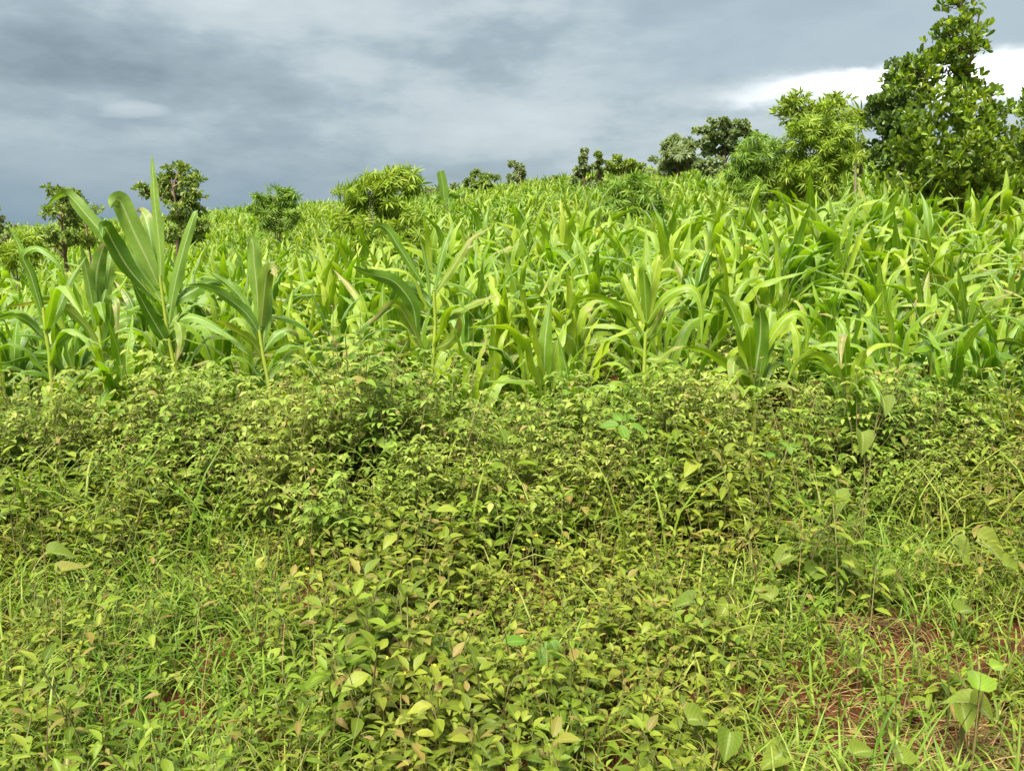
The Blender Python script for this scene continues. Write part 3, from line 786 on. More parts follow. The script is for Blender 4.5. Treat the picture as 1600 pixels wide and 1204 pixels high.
def build_trees():
    # young glossy-leaved tree on the right, crown cut by the top of the picture
    Y = 12.0
    base, bl = px_blobs(Y, 1500, [(1498, 2, 24, 30, 0), (1500, 36, 34, 26, 0), (1500, 65, 50, 26, 0), (1498, 100, 26, 26, 0), (1475, 85, 46, 20, .1), (1535, 140, 34, 14, -.1), (1512, 128, 20, 22, 0), (1445, 130, 44, 30, .2), (1425, 108, 22, 22, .1), (1470, 170, 70, 34, -.2),
                                  (1545, 185, 50, 24, 0), (1500, 215, 80, 40, -.3), (1440, 225, 55, 45, 0), (1555, 230, 45, 42, .1), (1500, 265, 100, 45, -.2), (1430, 285, 55, 35, 0), (1560, 285, 55, 38, 0), (1495, 310, 95, 35, 0)])
    make_tree('young_tree', 'glossy-leaved young tree with upright leaves, tallest on the rise at right', 'tree', base, hz(1500, 0, Y), bl, [T_JACK], 0.105, 8800, 'jack', 'bark', 0.055, 7, 2.2, None, 1, 290, 1, spread=.6, sub=26, vexp=.46)
    CLEAR.append((base[0], base[1], 1.15))
    Y = 15.5
    base, bl = px_blobs(Y, 1405, [(1400, 118, 22, 26, 0), (1412, 150, 42, 32, 0), (1395, 180, 42, 30, 0), (1410, 215, 55, 35, 0), (1395, 245, 45, 35, 0), (1385, 160, 20, 24, 0)])
    make_tree('young_tree', 'dark dense conical tree half hidden behind the tall glossy one', 'tree', base, hz(1405, 110, Y), bl, [T_JACK], 0.115, 5200, 'jack_dark', 'bark', 0.06, 7, 2.0, None, 1, 0, 2, spread=.6, sub=16)
    Y = 11.0
    base, bl = px_blobs(Y, 1625, [(1602, 165, 20, 20, 0), (1615, 205, 35, 30, 0), (1605, 245, 30, 36, 0), (1620, 290, 45, 40, 0), (1650, 220, 45, 60, 0)])
    make_tree('young_tree', 'glossy yellow-green tree cut off by the right picture edge', 'tree', base, hz(1625, 150, Y), bl, [T_JACK], 0.12, 2000, 'jack', 'bark', 0.05, 7, 2.2, None, 1, 0, 3, spread=.6)
    CLEAR.append((base[0], base[1], 0.8))
    # feathery cassava shrubs
    def cassava(px, Y, lumps, label, n, mat='cassava', size=0.2, parts=0, seed=0, H=None, clear=0.7):
        base, bl = px_blobs(Y, px, lumps)
        make_tree('cassava_shrub', label, 'shrub', base, H or hz(px, min(l[1] - l[3] * .5 for l in lumps), Y), bl, T_PALM, size * .74, int(n * 1.7), mat, 'bark_pale', 0.035, 4, 0.35, 'cassava shrubs in the maize', 4, parts, seed, sub=20, spread=.9)
        CLEAR.append((base[0], base[1], clear))
    cassava(595, 11.5, [(560, 300, 34, 26, 0), (590, 290, 30, 22, .1), (630, 282, 30, 22, .2), (612, 276, 26, 14, .2), (565, 340, 42, 30, 0), (620, 335, 45, 34, .1), (600, 375, 60, 26, -.2), (640, 360, 30, 35, 0)],
            'large pale green cassava shrub standing above the maize, sky behind it', 900, 'cassava', 0.19, 120, 10, clear=0.75)
    cassava(985, 15.0, [(960, 305, 36, 24, 0), (1000, 300, 36, 24, 0), (985, 335, 55, 26, 0), (990, 365, 40, 22, 0)], 'low cassava shrub sunk among the maize in the middle of the slope', 520, 'cassava_deep', 0.2, 0, 11)
    cassava(1190, 14.0, [(1180, 235, 40, 26, 0), (1210, 250, 40, 28, 0), (1165, 262, 30, 24, 0), (1195, 290, 55, 30, 0)], 'rounded cassava shrub on the rise, lower one of the pair before the white sky', 650, 'cassava_deep', 0.19, 0, 12)
    cassava(1275, 13.5, [(1250, 205, 36, 30, 0), (1295, 200, 45, 36, 0), (1275, 235, 60, 36, 0), (1255, 270, 50, 30, 0), (1315, 240, 26, 34, 0), (1270, 300, 50, 24, 0)], 'tall bright cassava shrub on the rise beside the dark conical tree', 800, 'cassava', 0.19, 0, 13)
    cassava(430, 19.0, [(415, 318, 26, 18, 0), (450, 310, 20, 22, .1), (435, 340, 38, 20, 0)], 'small feathery cassava shrub on the left skyline', 420, 'cassava_deep', 0.2, 0, 14)
    cassava(25, 12.5, [(10, 385, 30, 16, 0), (45, 380, 26, 16, 0), (25, 400, 40, 18, 0)], 'low leafy cassava shrub at the left edge behind the maize', 240, 'cassava', 0.16, 0, 15, 0.9)
    # feathery tree with airy top
    Y = 17.0
    base, bl = px_blobs(Y, 1265, [(1235, 170, 26, 22, 0), (1262, 180, 26, 20, 0), (1300, 165, 30, 18, 0), (1312, 150, 10, 10, 0), (1280, 190, 40, 24, 0), (1230, 190, 20, 14, 0)])
    make_tree('feathery_tree', 'airy yellow-green tree top rising behind the tall cassava shrub', 'tree', base, hz(1275, 150, Y), bl, [T_LAN], 0.17, 1500, 'tree_lime', 'bark_pale', 0.06, 8, 0.3, None, 2, 0, 21)
    Y = 16.0
    base, bl = px_blobs(Y, 1334, [(1335, 178, 16, 8, 0), (1322, 184, 8, 8, 0), (1346, 186, 8, 9, 0)])
    make_tree('papaya_tree', 'thin papaya-like tree with drooping crown between shrub and dark tree', 'tree', base, hz(1334, 176, Y), bl, T_PALM, 0.22, 46, 'tree_lime', 'bark_pale', 0.04, 3, 0.2, None, 1, 0, 22)
    # trees on the skyline
    def sky_tree(px, Y, lumps, label, n, mat='tree', size=0.2, tpl=None, seed=0, name='skyline_tree', tr=0.09, cluster=7, up=0.4, stems=1):
        q = random.Random(seed); lo = max(l[1] + l[3] for l in lumps); w = max(abs(l[0] - px) + l[2] for l in lumps)
        lumps = [(a + q.uniform(-2, 2), b_, c * q.uniform(.75, 1.0), d * q.uniform(.8, 1.05), q.uniform(-.4, .4)) for a, b_, c, d, _ in lumps] + [(px + q.uniform(-.6, .6) * w, lo + q.uniform(2, 22), w * q.uniform(.35, .6), 10, q.uniform(-.4, .4)) for _ in range(4)]
        lumps = [(a, b_ - (7 if Y > 25 else 0), c * (.9 if Y > 25 else 1), d * (.85 if Y > 25 else 1), e_) for a, b_, c, d, e_ in lumps]
        base, bl = px_blobs(Y, px, lumps)
        make_tree(name, label, 'tree', base, hz(px, min(l[1] for l in lumps), Y), bl, tpl or [T_OV], size * (.46 if Y > 18 else .68), int(n * (3.4 if Y > 18 else 2.0)), mat, 'bark', tr, cluster, up, 'trees along the skyline', stems, 0, seed)
        CLEAR.append((base[0], base[1], 0.6))
    sky_tree(272, 14.0, [(280, 265, 22, 13, 0), (268, 285, 26, 18, 0), (300, 285, 18, 14, 0), (250, 298, 22, 10, 0), (228, 297, 16, 8, 0), (275, 308, 34, 14, 0), (310, 305, 12, 8, 0), (280, 330, 30, 18, 0), (305, 275, 14, 7, 0)],
             'rounded small tree with drooping leaf clusters beside the spear-leaved maize', 2600, 'tree', 0.13, [T_LAN, T_OV], 31, 'small_tree', 0.05, 7, 0.2)
    sky_tree(95, 15.0, [(90, 298, 24, 8, 0), (105, 302, 18, 8, 0), (95, 318, 28, 14, 0), (80, 330, 20, 12, 0), (110, 340, 20, 22, 0)], 'flat-topped small tree half hidden by arching maize leaf', 1500, 'tree', 0.12, [T_LAN, T_OV], 32, 'small_tree', 0.05, 7, 0.2)
    sky_tree(135, 16.0, [(130, 320, 14, 8, 0), (150, 325, 12, 8, 0), (135, 345, 24, 16, 0)], 'thin shrub with brownish tips behind the arching maize leaf', 500, 'tree_lime', 0.14, [T_LAN], 33, 'thin_shrub', 0.03)
    sky_tree(-5, 22.0, [(-6, 335, 18, 14, 0), (0, 352, 24, 14, 0), (-30, 340, 30, 26, 0)], 'dull bush at the left picture edge on the horizon', 900, 'tree_grey', 0.2, [T_OV], 34, 'far_bush')
    sky_tree(750, 30.0, [(745, 278, 12, 7, 0), (768, 283, 18, 6, 0), (752, 292, 30, 10, 0), (730, 290, 12, 8, 0)], 'low spreading skyline tree with flat layered crown', 1500, 'tree', 0.22, [T_OV], 35)
    sky_tree(810, 32.0, [(805, 266, 12, 10, 0), (815, 275, 13, 10, 0), (808, 284, 17, 9, 0)], 'small round-topped dark skyline tree standing alone', 1300, 'tree_grey', 0.22, [T_OV], 36)
    sky_tree(912, 30.0, [(914, 242, 7, 8, 0), (910, 258, 11, 10, 0), (905, 272, 14, 9, 0), (917, 270, 12, 10, 0)], 'slender pointed skyline tree, taller of a close pair', 1200, 'tree_grey', 0.2, [T_OVW], 37)
    sky_tree(936, 31.0, [(935, 247, 8, 7, 0), (936, 262, 9, 9, 0), (938, 276, 11, 8, 0)], 'slender tufted skyline tree, shorter of a close pair', 800, 'tree', 0.2, [T_OVW], 38)
    sky_tree(975, 33.0, [(975, 258, 26, 11, 0), (960, 266, 18, 10, 0), (993, 266, 14, 12, 0), (975, 274, 30, 10, 0)], 'dense rounded skyline tree with lime-green sunlit top', 2400, 'tree_lime', 0.2, [T_OV], 39, cluster=8)
    sky_tree(1130, 26.0, [(1125, 200, 24, 12, 0), (1150, 205, 26, 14, 0), (1100, 212, 18, 12, 0), (1135, 222, 36, 16, 0), (1165, 215, 16, 12, 0), (1105, 235, 24, 14, 0), (1140, 245, 34, 12, 0)], 'broad grey-green skyline tree with tufted leaves behind the cassava', 2600, 'tree_grey', 0.24, [T_OVW], 40)
    sky_tree(1058, 28.0, [(1058, 228, 18, 6, 0), (1045, 236, 14, 5, 0), (1072, 236, 14, 6, 0), (1060, 246, 24, 7, 0)], 'umbrella-shaped skyline tree beside the broad grey-green one', 260, 'tree_grey', 0.5, T_UMB, 41, cluster=4)
    sky_tree(1030, 36.0, [(1030, 256, 24, 7, 0), (1050, 258, 20, 8, 0), (1085, 256, 24, 10, 0)], 'low hazy bush line tree under the umbrella-shaped crown', 1400, 'tree_grey', 0.22, [T_OV], 42, 'far_bush')
    sky_tree(870, 34.0, [(868, 290, 18, 8, 0), (885, 294, 16, 8, 0)], 'low rounded bush on the skyline in front of the slender pair', 800, 'tree', 0.2, [T_OV], 43, 'far_bush')
    sky_tree(700, 34.0, [(690, 300, 20, 7, 0), (710, 298, 16, 7, 0), (668, 303, 16, 6, 0)], 'pale far bush behind the single banana leaf', 800, 'tree_grey', 0.2, [T_OV], 44, 'far_bush')
    sky_tree(1340, 20.0, [(1335, 222, 22, 18, 0), (1345, 245, 26, 24, 0), (1310, 255, 22, 18, 0)], 'shady green bush filling the gap below the papaya-like tree', 1200, 'tree', 0.16, [T_OV], 45, 'far_bush')
    sky_tree(1595, 16.0, [(1590, 215, 20, 20, 0), (1620, 200, 30, 30, 0)], 'light green bush behind the tree at the right edge', 700, 'tree_lime', 0.18, [T_LAN], 46, 'far_bush')
    # a banana plant whose one young leaf stands up against the sky
    Y = 24.0; x0 = gx(695, Y); z0 = float(ground(x0, Y)); e = empty('banana_plant', (x0, Y, z0))
    tag(e, 'banana plant with single upright broad leaf above the skyline maize', 'banana plant')
    Hs = hz(695, 318, Y)
    obj('stem', mesh_of(tube(np.array([(0, 0, 0), (0.02, 0, Hs * .5), (0, 0, Hs)]), [0.10, 0.08, 0.05], 8), 'stem', M['bark_pale']), e)
    for px1, py1, dxm, wd in ((688, 268, 0, 0.28), (720, 300, .3, .25), (668, 306, -.3, .25)):
        p1 = at_y(px1, py1, Y) - np.array([x0, Y, z0])
        C = [(0, 0, Hs - .05), ((p1[0]) * .3, dxm, Hs + (p1[2] - Hs) * .5), (p1[0] * .9, dxm, p1[2] - .05), (p1[0] * 1.15 + .01, dxm * 1.2, p1[2] - (.25 if dxm else 0.0) + 0.02)]
        P = spline(C, 12); t = np.linspace(0, 1, 12)
        obj('leaf', mesh_of(ribbon(P, np.tile([[1., 0.2, 0]], (12, 1)), wd * np.maximum(np.minimum(1, 6 * t) * np.sqrt(np.maximum(1 - t ** 3, 0)), .03), .3, .05), 'leaf', M['banana']), e)

build_trees()
HX = [at_y(h[2][1][0], h[2][1][1], h[1])[0] for h in HEROES]
build_maize()

# ------------------------------------------------------------------ weeds in front
def sparse(x, y):
    """1 where the soil lies almost bare (front right), 0 under the closed weed cover"""
    s = np.zeros(np.shape(x))
    for cx, cy, rx, ry, a in ((1.47, 3.02, .36, .24, 1.0), (1.30, 2.40, .42, .22, 1.0), (1.05, 2.58, .26, .16, .9), (1.50, 2.25, .42, .22, 1.0), (0.92, 2.30, .22, .12, .8), (1.78, 4.15, .26, .14, .8), (1.73, 2.95, .34, .22, .8), (2.1, 3.8, .26, .2, .8),
                              (1.32, 3.2, .2, .14, .6), (1.2, 2.8, .25, .16, .7), (-1.41, 3.55, .14, .14, 1.0), (-0.87, 3.32, .13, .13, .9), (-1.15, 2.94, .12, .11, .9)):
        s = np.maximum(s, a * np.exp(-(((x - cx) / (rx * 1.12)) ** 2 + ((y - cy) / (ry * 1.12)) ** 2) ** 2))
    return s

WEED_LEAVES = [leaf_tpl(OV, 0.50, 0.22, 0.22), leaf_tpl(OV, 0.58, 0.45, 0.18), leaf_tpl(OV, 0.44, 0.12, 0.30), leaf_tpl(LAN, 0.34, 0.3, 0.25)]

def low_weed(seed, narrow=False):
    """upright herb: stem, pairs of ovate leaves turned a quarter each step, small tuft on top -> stem tpl, leaf frames"""
    r = random.Random(seed); H = r.uniform(0.12, 0.29)
    lean = (r.uniform(-.25, .25), r.uniform(-.25, .25))
    pt = lambda f: np.array([lean[0] * f * f * H, lean[1] * f * f * H, f * H])
    stem = tube(np.array([pt(f) for f in np.linspace(0, 1, 5)]), np.linspace(0.0028, 0.0014, 5), 4)
    D = []; P = []; U = []; S = []
    n = r.randint(4, 6); a = r.uniform(0, 6.28)
    for i in range(n):
        f = 0.28 + 0.72 * i / (n - 1)
        size = (0.062 - 0.022 * abs(f - 0.6) / 0.4) * r.uniform(.55, 1.25)
        for k in range(2 if i < n - 1 else 4):
            aa = a + k * (math.pi if i < n - 1 else math.pi / 2) + r.uniform(-.35, .35)
            up = r.uniform(-.25, .45) + (0.5 if i == n - 1 else 0)
            d = np.array([math.cos(aa), math.sin(aa), up]); d /= np.linalg.norm(d)
            D.append(d); P.append(pt(f) + d * 0.012); U.append((r.uniform(-.3, .3), r.uniform(-.3, .3), 1)); S.append(size * (0.6 if i == n - 1 and k > 1 else 1))
        a += math.pi / 2 + r.uniform(-.3, .3)
    return stem, np.array(P), frames(np.array(D), norm(np.array(U)), S)

def bush_weed(seed, big=True):
    """taller branching weed; leaves of three to five leaflets along the branches"""
    r = random.Random(seed); H = r.uniform(0.48, 0.80)
    stems = []; D = []; P = []; U = []; S = []; own = []; nleaf = 0
    nb = r.randint(5, 8)
    for b_ in range(nb):
        a = r.uniform(0, 6.28); sp = r.uniform(.03, .26); z0 = H * r.uniform(0, .3); z1 = H * r.uniform(.62, 1.0)
        C = spline([(0, 0, z0), (sp * .45 * math.cos(a), sp * .45 * math.sin(a), (z0 + z1) / 2), (sp * math.cos(a), sp * math.sin(a), z1)], 8)
        stems.append(tube(C, np.linspace(0.004, 0.0015, 8), 4))
        for j in range(2, 8):
            for side in (0, 1):
                if r.random() < 0.15: continue
                aa = a + (1.3 if side else -1.3) + r.uniform(-.7, .7) + j * 0.5
                d0 = np.array([math.cos(aa), math.sin(aa), r.uniform(-.15, .45)]); d0 /= np.linalg.norm(d0)
                pl = r.uniform(.03, .07); size = (0.060 if j < 4 else 0.040) * r.uniform(.7, 1.25)
                tip = C[j] + d0 * pl
                sv = np.array([-math.sin(aa), math.cos(aa), 0])
                nl = 3 if r.random() < .6 else 5
                for k in range(nl):
                    if k == 0: d = d0; p = tip
                    else:
                        sg = 1 if k % 2 else -1
                        d = d0 * .25 + sv * sg + np.array([0, 0, r.uniform(-.3, .2)]); p = tip - d0 * (0.008 if k < 3 else 0.030)
                    D.append(d); P.append(p); U.append((r.uniform(-.35, .35), r.uniform(-.35, .35), 1)); S.append(size * (1.15 if k == 0 else .85)); own.append(nleaf)
                nleaf += 1
    return merge(stems), np.array(P), frames(norm(np.array(D)), norm(np.array(U)), S), np.array(own)

def scatter(n, ylo, yhi, margin=0.35, power=1.0):
    y = ylo + (yhi - ylo) * rng.random(n) ** power
    half = 0.625 * y + margin
    x = (rng.random(n) * 2 - 1) * half
    return x, y

def hedge_front(x):
    """distance of the front of the tall weed belt"""
    return 3.80 + 0.65 * (vnoise(np.asarray(x) * 1.1 + 3, 7.3) - .5) + 0.14 * np.sin(np.asarray(x) * 2.1) + 0.25 * np.exp(-((np.asarray(x) - 1.75) / .35) ** 2) + 0.5 * smooth(1.8, 2.5, x)

def rotz(a):
    c, s = np.cos(a), np.sin(a); o = np.zeros_like(c)
    return np.stack([np.stack([c, -s, o], -1), np.stack([s, c, o], -1), np.stack([o, o, o + 1], -1)], -2)

def place(batch, tpls, stem, P, R, x, y, z, a, s, mat_leaf=0, mat_stem=1, seed=0):
    """add one scattered plant to a mass"""
    Rz = rotz(np.array([a]))[0] * s
    PP = P @ Rz.T + np.array([x, y, z])
    RR = np.einsum('ij,kjl->kil', Rz, R)
    w = (np.arange(len(P)) * 7 + seed) % len(tpls)
    for i, tp in enumerate(tpls):
        batch.inst(tp, RR[w == i], PP[w == i], mat_leaf)
    if stem is not None:
        batch.inst(stem, Rz[None], np.array([[x, y, z]]), mat_stem)

def set_matrix(o, R, P):
    m = Matrix.Identity(4)
    for a in range(3):
        for b_ in range(3):
            m[a][b_] = float(R[a][b_])
        m[a][3] = float(P[a])
    o.matrix_local = m

def build_low_weeds():
    T = [low_weed(500 + i) for i in range(16)]
    NARROW = [leaf_tpl(LAN, .30, .3, .25), leaf_tpl(LAN, .24, .5, .2), leaf_tpl(LAN, .36, .15, .3), leaf_tpl(OV, .38, .35, .2)]
    sets = [WEED_LEAVES, NARROW]
    leaf_sets = [[mesh_of(tp, 'leaf', M['low']) for tp in q] for q in sets]
    stem_meshes = [mesh_of(t_[0], 'stem', M['stem']) for t_ in T]
    fol = []
    for k, (st, P, R) in enumerate(T):
        b = Batch(); place(b, sets[int(k >= 9)], None, P, R, 0, 0, 0, 0, 1, seed=k); fol.append(b.mesh('leaves', M['low']))
    x, y = scatter(8200, 1.45, 5.4, 0.35, 0.85)
    keep = (y < hedge_front(x) + .5) & (rng.random(len(x)) > np.maximum(sparse(x, y), sparse(x, y + .10)) * .90) & (rng.random(len(x)) < 0.12 + 1.35 * vnoise(x * 2.4 + 5, y * 2.4))
    x, y = x[keep], y[keep]
    order = np.argsort(y); x, y = x[order], y[order]
    pix = to_pix(np.stack([x, y, ground(x, y) + .15], 1))
    mass = Batch(); n = 0; r = random.Random(8)
    for i in range(len(x)):
        z = float(ground(x[i], y[i])); k = (r.randrange(9) if r.random() * .55 + .45 * float(vnoise(x[i] * 2.6 + 17, y[i] * 2.6 + 5)) < (.22 + .62 * float(smooth(400, 700, pix[i, 0]) * (1 - smooth(1000, 1250, pix[i, 0])))) else 9 + r.randrange(7)); a = r.uniform(0, 6.28); s = r.uniform(.6, 1.3) * (1 + .45 * float(smooth(2.9, 4.1, y[i]))) * (.62 + .85 * float(vnoise(x[i] * 2.1 + 3, y[i] * 2.1 + 40)))
        inside = -30 < pix[i, 0] < 1630 and pix[i, 1] < 1215
        if inside and n < 280:
            side = ('in the lower left corner grass' if pix[i, 0] < 240 else 'between left grass and olive mat' if pix[i, 0] < 520 else 'left of the vivid green leaf pair' if pix[i, 0] < 690 else 'around the vivid green four-leaved plant' if pix[i, 0] < 900 else 'left of the holed heart leaf' if pix[i, 0] < 1090 else 'beside the bare red soil')
            side += ', bottom edge' if pix[i, 1] > 1060 else ', further up'
            e = empty('leafy_weed', (x[i], y[i], z), a, s, (r.uniform(-.15, .15), r.uniform(-.15, .15)))
            tag(e, f"small upright weed with paired {'oval' if k < 9 else 'narrow'} leaves {side}", 'weed', f"{'oval' if k < 9 else 'narrow'}-leaved weeds {side}")
            obj('stem', stem_meshes[k], e)
            if n < 150:
                st, P, R = T[k]
                for j in range(len(P)):
                    set_matrix(obj('leaf', leaf_sets[int(k >= 9)][(j * 7 + k) % 4], e), R[j], P[j])
            else:
                obj('leaves', fol[k], e)
            n += 1
        else:
            st, P, R = T[k]
            place(mass, sets[int(k >= 9)], st, P, R, x[i], y[i], z, a, s, seed=k)
    tag(obj('weeds', mass.mesh('weeds', [M['low'], M['stem']])), 'closed mat of small oval-leaved weeds over the ground', 'weeds', None, 'stuff')
    print('low weeds', len(x), n)

def build_bush_weeds():
    T = [bush_weed(700 + i) for i in range(9)]
    tp = [WEED_LEAVES[0], WEED_LEAVES[1], WEED_LEAVES[3]]
    stem_meshes = [mesh_of(t_[0], 'stem', M['stem']) for t_ in T]
    fol = []; sprays = []
    for k, (st, P, R, own) in enumerate(T):
        b = Batch(); place(b, tp, None, P, R, 0, 0, 0, 0, 1, seed=k); fol.append(b.mesh('leaves', M['bush']))
        ls = []
        for j in range(own.max() + 1):
            b = Batch(); idx = own == j
            b.inst(tp[j % 3], R[idx], P[idx]); ls.append(b.mesh('leaf', M['bush']))
        sprays.append(ls)
    x, y = scatter(1150, 3.55, 7.4, 0.5, 1.0)
    keep = (y > hedge_front(x)) & (rng.random(len(x)) < 1.0 - 0.62 * smooth(4.9, 5.6, y))
    x, y = x[keep], y[keep]
    order = np.argsort(y); x, y = x[order], y[order]
    mass = Batch(); r = random.Random(9); n = 0
    pix = to_pix(np.stack([x, y, ground(x, y) + .4], 1))
    for i in range(len(x)):
        z = float(ground(x[i], y[i])); k = r.randrange(len(T)); a = r.uniform(0, 6.28)
        s = r.uniform(.75, 1.25) * (.62 + .46 * float(smooth(-.1, .65, y[i] - hedge_front(x[i])))) * (0.76 + 0.52 * float(vnoise(x[i] * 1.25 + 31, y[i] * .6 + 2.2)))
        s = min(s, 1.12 if y[i] < 5.0 else .95)
        if 4.2 < y[i] < 5.2:
            s *= 1 + .30 * math.exp(-((x[i] + .92) / .38) ** 2) + .12 * math.exp(-((x[i] - 1.95) / .3) ** 2) + .2 * math.exp(-((x[i] + 2.3) / .6) ** 2)
        if -40 < pix[i, 0] < 1640 and n < 290:
            side = ('below the slender dark-leaved maize' if pix[i, 0] < 130 else 'below the spear-leaved maize' if pix[i, 0] < 340 else 'below the upright whorl maize' if pix[i, 0] < 530 else 'below the leaning maize' if pix[i, 0] < 800 else 'below the bare-stalked maize' if pix[i, 0] < 1090 else 'below the stout cupped maize' if pix[i, 0] < 1260 else 'around the lime maize seedling' if pix[i, 0] < 1450 else 'at the belt end near the right edge')
            row = 'front' if y[i] < hedge_front(x[i]) + .35 else 'rear'
            e = empty('bushy_weed', (x[i], y[i], z), a, s, (r.uniform(-.1, .1), r.uniform(-.1, .1)))
            tag(e, f'knee-high bushy olive weed, {row} of the belt, {side}', 'weed', f'{row} bushy weeds {side}')
            obj('stem', stem_meshes[k], e)
            if row == 'front' and n < 60:
                for m in sprays[k]:
                    obj('leaf', m, e)
            else:
                obj('leaves', fol[k], e)
            n += 1
        else:
            st, P, R, own = T[k]
            place(mass, tp, st, P, R, x[i], y[i], z, a, s, seed=k)
    if mass.n:
        tag(obj('weed_belt', mass.mesh('weed_belt', [M['bush'], M['stem']])), 'rest of the bushy olive weed belt before the maize', 'weeds', None, 'stuff')
    print('bush weeds', len(x), n)

def grass_tpl(seed):
    r = random.Random(seed); ns = 6; t = np.linspace(0, 1, ns)
    th = r.uniform(.1, .7) + r.uniform(.8, 2.1) * t ** 1.3
    P = np.vstack([[0, 0, 0], np.cumsum(np.stack([np.sin(th), 0 * t, np.cos(th)], 1)[:-1] / (ns - 1), axis=0)])
    w = 0.045 * np.minimum(1, .5 + 2 * t) * np.maximum(1 - t ** 2.5, 0.03) * r.uniform(.6, 1.4)
    return ribbon(P, np.tile([[0, 1., 0]], (ns, 1)), w, .35, 0, 3)

def build_grass():
    T = [grass_tpl(900 + i) for i in range(10)]
    b = Batch()
    # tufts
    x, y = scatter(4800, 1.45, 5.0, .35, .8)
    p = to_pix(np.stack([x, y, 0 * x + .1], 1))
    lefty = np.exp(-((p[:, 0] - 200) / 330) ** 2) * smooth(690, 800, p[:, 1]); right = smooth(950, 1250, p[:, 0])
    keep = (rng.random(len(x)) < .06 + .22 * vnoise(x * 2 + 9, y * 2) + .55 * lefty + .45 * right) & (y < hedge_front(x) + .25)
    x, y = x[keep], y[keep]
    k = 7
    X = np.repeat(x, k) + rng.normal(0, .025, len(x) * k); Y = np.repeat(y, k) + rng.normal(0, .025, len(x) * k)
    thin = rng.random(len(X)) > sparse(X, Y + .05) * .55
    X, Y = X[thin], Y[thin]
    L = rng.uniform(.13, .33, len(X)) * (1 - .35 * sparse(X, Y))
    A = rng.uniform(0, 6.28, len(X)); W = rng.integers(0, 10, len(X))
    tall = rng.random(len(X)) < .04
    L[tall] *= 1.4
    for i in range(10):
        m = W == i
        b.inst(T[i], rotz(A[m]) * L[m][:, None, None] * np.stack([np.ones(m.sum()), np.clip(.20 / L[m], .42, 1.4), np.ones(m.sum())], 1)[:, None, :], np.stack([X[m], Y[m], ground(X[m], Y[m])], 1))
    # grass and thin seed stalks inside the weed belt
    x, y = scatter(1300, 3.5, 5.4, .4)
    L = rng.uniform(.35, .85, len(x)); A = rng.uniform(0, 6.28, len(x)); W = rng.integers(0, 10, len(x))
    for i in range(10):
        m = W == i
        b.inst(T[i], rotz(A[m]) * L[m][:, None, None] * np.array([[[.8, .35, 1.0]]]), np.stack([x[m], y[m], ground(x[m], y[m])], 1))
    tag(obj('grass', b.mesh('grass', M['grass'])), 'long green grass blades growing through the weeds', 'grass', None, 'stuff')
    # thin dead stems standing among the weeds
    x, y = scatter(420, 1.9, 5.6, .3); b = Batch(); H = rng.uniform(.18, .45, len(x)) * (1 + .7 * smooth(3, 4.5, y))
    for i in range(len(x)):
        dx, dy = rng.normal(0, .12, 2) * H[i] * 2; z = float(ground(x[i], y[i]))
        b.add(tube(spline([(x[i], y[i], z), (x[i] + dx * .3, y[i] + dy * .3, z + H[i] * .6), (x[i] + dx, y[i] + dy, z + H[i])], 5), np.linspace(.0022, .001, 5), 3))
    tag(obj('dead_stems', b.mesh('dead_stems', M['straw'])), 'thin dead brown stems standing among the weeds', 'stems', None, 'stuff')
    # crumbs and clods of soil
    b = Batch(); n = 900; w = rng.integers(0, 6, n)
    X = np.array([1.47, 1.3, 1.05, 1.5, .92, 1.75])[w] + rng.normal(0, .22, n); Y = np.array([3.0, 2.4, 2.58, 2.25, 2.3, 2.9])[w] + rng.normal(0, .12, n)
    a = np.linspace(0, 2 * math.pi, 7)
    ring = lambda rr, h: np.stack([rr * np.cos(a), rr * np.sin(a), 0 * a + h], 1)
    V = np.concatenate([ring(.5, 0), ring(.62, .25), ring(.42, .55), ring(.02, .62)]); tp = (V, grid_quads(4, 7), V[:, :2])
    S = rng.uniform(.006, .030, n) * rng.random(n) ** .7
    R = rotz(rng.uniform(0, 6.28, n)) * S[:, None, None] * rng.uniform(.7, 1.3, (n, 1, 3))
    b.inst(tp, R, np.stack([X, Y, ground(X, Y) - .001], 1))
    tag(obj('soil_clods', b.mesh('soil_clods', M['soil'])), 'crumbs and clods of red soil on the bare patch', 'soil', None, 'stuff')
    # dry straw lying on the soil
    b = Batch(); n = 1000
    cx = np.array([1.50, 1.36, 1.45, 1.15, 1.78, -1.41, 1.60, -.87]); cy = np.array([2.24, 2.42, 3.06, 2.55, 4.15, 3.52, 2.28, 3.3]); sx = np.array([.26, .26, .17, .26, .18, .06, .26, .08]); sy = np.array([.08, .14, .09, .15, .08, .05, .1, .06])
    pr = np.array([.46, .16, .16, .16, .08, .03, .08, .03]); w = rng.choice(8, n, p=pr / pr.sum())
    X = cx[w] + rng.normal(size=n) * sx[w]; Y = cy[w] + rng.normal(size=n) * sy[w]
    A = rng.normal(0, .7, n) + np.where(rng.random(n) < .5, 0, math.pi); L = rng.uniform(.08, .30, n)
    D = np.stack([np.cos(A), np.sin(A), rng.normal(.10, .16, n)], 1)
    tp = leaf_tpl([(0, .7), (.3, 1), (.6, .9), (1, .3)], 0.017, .22, .1)
    b.inst(tp, frames(D, np.tile([[0, 0, 1.]], (n, 1)), L), np.stack([X, Y, ground(X, Y) + rng.uniform(.004, .05, n)], 1))
    tag(obj('dry_straw', b.mesh('dry_straw', M['straw'])), 'dry straw and dead grass strewn on the red soil', 'straw', None, 'stuff')
    # ring of bent dry grass round the hollow
    b = Batch()
